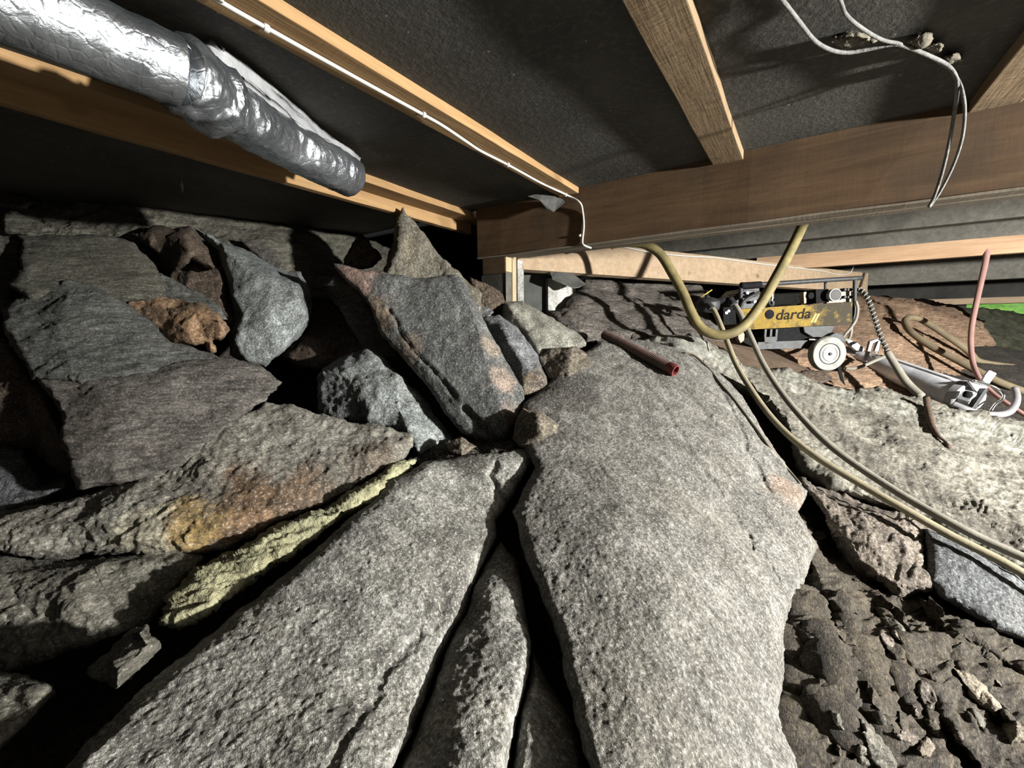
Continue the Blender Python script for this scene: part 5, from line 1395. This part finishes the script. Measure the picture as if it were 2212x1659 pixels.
qtube('axle', [(1786, 764, 0.0), (1757, 756, 0.15), (1727, 747, 0.32)], 0.007, M_DKM)
qtube('power_cord', [(1849, 650, 0.0), (1853, 668, -0.005), (1849, 690, -0.005), (1838, 708, -0.005), (1826, 722, 0), (1822, 732, 0.01), (1832, 733, 0.01), (1838, 722, 0.0), (1840, 702, 0.0)], 0.006, M_HOSE3)
qprism('rubber_flap', [(1808, 790), (1816, 788), (1821, 812), (1826, 832), (1817, 822)], 0.0, 0.006, M_BLK)
qprism('mudguard', [(1790, 727), (1806, 718), (1822, 722), (1830, 738), (1822, 740), (1808, 728), (1796, 732)], 0.0, 0.05, M_DKM, bev=0.003)

bm = bmesh.new()
prism(bm, [P(1478, 748, 1.84), P(1540, 734, 1.98), P(1665, 758, 2.06), P(1760, 803, 1.95), P(1712, 816, 1.88), P(1600, 790, 1.86)], Vector((0, 0, -0.028)), 0.003)
tag(bm_obj('plank', bm, W_PLANK), 'brown wooden plank lying under the pump', 'plank')
st = [P(1514, 641, 1.82), P(1526, 634, 1.82), P(1538, 626, 1.82)]
tag(tube('straw', np.array([tuple(s) for s in st]), 0.0028, plain('straw_yellow', (0.62, 0.45, 0.08), 0.6), None, 8), 'short bright yellow stick poking up from the hose manifold', 'stick')

# ------------------------------------------------------------------ steel rock splitter
M_STEEL = plain('brushed_steel', (1.25, 1.28, 1.36), 0.34, 0.15, var=0.12, scale=18, dirt=(0.32, 0.32, 0.32), dirt_amt=0.4, bump=0.1)
M_STEELW = plain('pale_cast_metal', (0.55, 0.54, 0.56), 0.5, 0.4, var=0.12, scale=18, dirt=(0.3, 0.29, 0.28), dirt_amt=0.4)
A = P(1893, 786, 2.15); B = P(2080, 856, 1.80)
sa = (B - A).normalized(); Ls = (B - A).length
sp = empty('rock_splitter', (A + B) / 2, 'grey steel cylinder of a rock splitter lying on the earth beside the pump', 'tool')
lathe('cylinder_body', [(0.0, -0.10), (0.030, -0.10), (0.036, -0.07), (0.036, -0.02), (0.050, 0.0), (0.056, 0.02), (0.060, Ls - 0.03), (0.060, Ls - 0.022)], A, sa, M_STEEL, sp, 48)
lathe('end_collar', [(0.060, Ls - 0.024), (0.066, Ls - 0.022), (0.066, Ls + 0.006), (0.062, Ls + 0.010), (0.0, Ls + 0.010)], A, sa, M_STEELW, sp, 48)
lathe('control_neck', [(0.046, Ls + 0.008), (0.046, Ls + 0.05), (0.040, Ls + 0.055), (0.0, Ls + 0.055)], A, sa, M_STEEL, sp, 8, smooth=False)
lathe('nose_joint', [(0.0, -0.20), (0.028, -0.195), (0.040, -0.17), (0.040, -0.12), (0.028, -0.095), (0.0, -0.09)], A, sa, M_STEELW, sp, 32)
su = (Vector((0, 0, 1)) - sa * sa.z).normalized(); sv = sa.cross(su)
if sv.dot(FWD) > 0: sv = -sv
seam = [A + sa * (0.02 + k * (Ls - 0.06) / 10) + (su * 0.93 + sv * 0.36) * (0.0565 + 0.004 * k / 10) for k in range(11)]
tube('weld_seam', np.array([tuple(s) for s in seam]), 0.005, M_STEELW, sp, 8)
def sprism(name, pts, d, depth, mat=M_STEELW, bev=0.002):
    bm = bmesh.new(); prism(bm, [P(x, y, d) for x, y in pts], FWD * depth, bev)
    return bm_obj(name, bm, mat, sp)
sprism('bracket_arm', [(1830, 737), (1836, 733), (1852, 741), (1868, 752), (1866, 760), (1850, 757), (1838, 747)], 2.20, 0.02)
sprism('clamp_plate', [(1880, 737), (1900, 730), (1903, 734), (1885, 741), (1873, 782), (1869, 779)], 2.10, 0.015)
sprism('clamp_plate', [(1900, 731), (1904, 733), (1897, 762), (1890, 757)], 2.12, 0.015)
lathe('bolt_head', [(0.0, 0.012), (0.010, 0.012), (0.012, 0.0), (0.012, -0.02)], P(1890, 764, 2.07), su, M_CHR, sp, 8)
tube('supply_hose', spline([P(1826, 796, 2.06), P(1845, 796, 2.05), P(1868, 789, 2.04), P(1890, 779, 2.04), P(1914, 769, 2.04)], 6), 0.008, M_HOSE3, sp, 10)
sprism('valve_plate', [(2094, 824), (2106, 820), (2138, 830), (2122, 858), (2100, 880), (2092, 872), (2112, 846)], 1.74, 0.012, M_STEEL)
sprism('wedge_plate', [(2098, 884), (2130, 838), (2136, 842), (2118, 868), (2110, 882)], 1.72, 0.02, M_DKM)
tube('lever', np.array([tuple(P(2124, 824, 1.76)), tuple(P(2131, 812, 1.76)), tuple(P(2139, 803, 1.76))]), 0.0095, M_STEEL, sp, 12)
tube('lever', np.array([tuple(P(2130, 828, 1.77)), tuple(P(2139, 815, 1.77)), tuple(P(2146, 806, 1.77))]), 0.0095, M_STEEL, sp, 12)
tube('wire_guard', spline([P(2104, 823, 1.73), P(2122, 828, 1.73), P(2142, 833, 1.73), P(2160, 843, 1.72), P(2168, 853, 1.71), P(2166, 862, 1.71), P(2152, 872, 1.71), P(2140, 888, 1.71)], 6), 0.005, M_CHR, sp, 10)
tube('pipe_handle', spline([P(2058, 872, 1.74), P(2088, 884, 1.71), P(2122, 893, 1.69), P(2156, 896, 1.68), P(2180, 890, 1.69), P(2193, 874, 1.71), P(2196, 856, 1.74), P(2192, 840, 1.77)], 8), 0.0125, M_STEELW, sp, 12)
lathe('knob', [(0.0, 0.014), (0.012, 0.012), (0.015, 0.0), (0.012, -0.012), (0.0, -0.014)], P(2090, 852, 1.74), su, M_BLK, sp, 16)
# hose wound with a spiral, down to the splitter
hs = [(1848, 628, 2.06), (1858, 626, 2.02), (1872, 640, 1.99), (1886, 678, 1.97), (1902, 726, 1.95), (1920, 766, 1.93)]
sph = spline([P(*h) for h in hs], 22)
spi = empty('spiral_hose', P(1985, 850, 1.78), 'dark hose with a spiral guard leading from the pump to the splitter', 'hose')
tube('hose_core', sph, 0.0075, M_DKM, spi, 10)
t_, n2_, b2_ = frames(sph)
s_ = np.concatenate([[0], np.cumsum(np.linalg.norm(np.diff(sph, axis=0), axis=1))])
ss = np.linspace(0, s_[-1], 520)
ip = lambda arr: np.stack([np.interp(ss, s_, arr[:, k]) for k in range(3)], 1)
ph = ss / 0.020 * 2 * math.pi
hel = ip(sph) + 0.0085 * (np.cos(ph)[:, None] * ip(n2_) + np.sin(ph)[:, None] * ip(b2_))
tube('spiral_guard', hel, 0.0038, M_HOSE3, spi, 6)
tube('hose_sleeve', spline([P(1917, 760, 1.93), P(1930, 782, 1.91), P(1950, 814, 1.87), P(1968, 836, 1.84), P(1990, 856, 1.80)], 8), np.linspace(0.014, 0.017, 33), M_HOSE3, spi, 14)

# dry bark strip hanging over the ledge
M_BARK = plain('dry_bark', (0.13, 0.085, 0.06), 0.9, var=0.4, scale=50, bump=0.8, bscale=90, bdist=0.004)
bp = [(2001, 858, 1.70), (2004, 880, 1.655), (2009, 905, 1.61), (2016, 925, 1.575), (2028, 942, 1.545), (2042, 954, 1.525), (2050, 966, 1.50)]
bs_ = spline([P(x, y, (surf_d([LEDGE], x, y) or d) - 0.008) for x, y, d in bp], 8)
tag(tube('bark_strip', bs_, np.interp(np.linspace(0, 1, len(bs_)), [0, .3, .6, .8, 1], [0.011, 0.012, 0.008, 0.004, 0.007]), M_BARK, None, 8), 'dark dry strip of bark hanging over the pale ledge', 'bark')
# wisp hanging from a cobweb in the dark
cw = empty('cobweb_wisp', P(393, 400, 1.25), 'pale wisp hanging on a cobweb thread in the dark above the slope', 'cobweb')
M_WEB = plain('cobweb_grey', (0.35, 0.33, 0.28), 0.95)
tube('thread', spline([P(392, 345, 1.25), P(393, 375, 1.25), P(393, 405, 1.25)], 4), 0.0006, M_WEB, cw, 5)
tube('wisp', spline([P(393, 388, 1.25), P(392, 398, 1.25), P(394, 408, 1.25), P(393, 418, 1.25)], 5), np.interp(np.linspace(0, 1, 16), [0, .4, 1], [0.0008, 0.005, 0.0006]), M_WEB, cw, 7)
print('TRIS', NTRI[0])
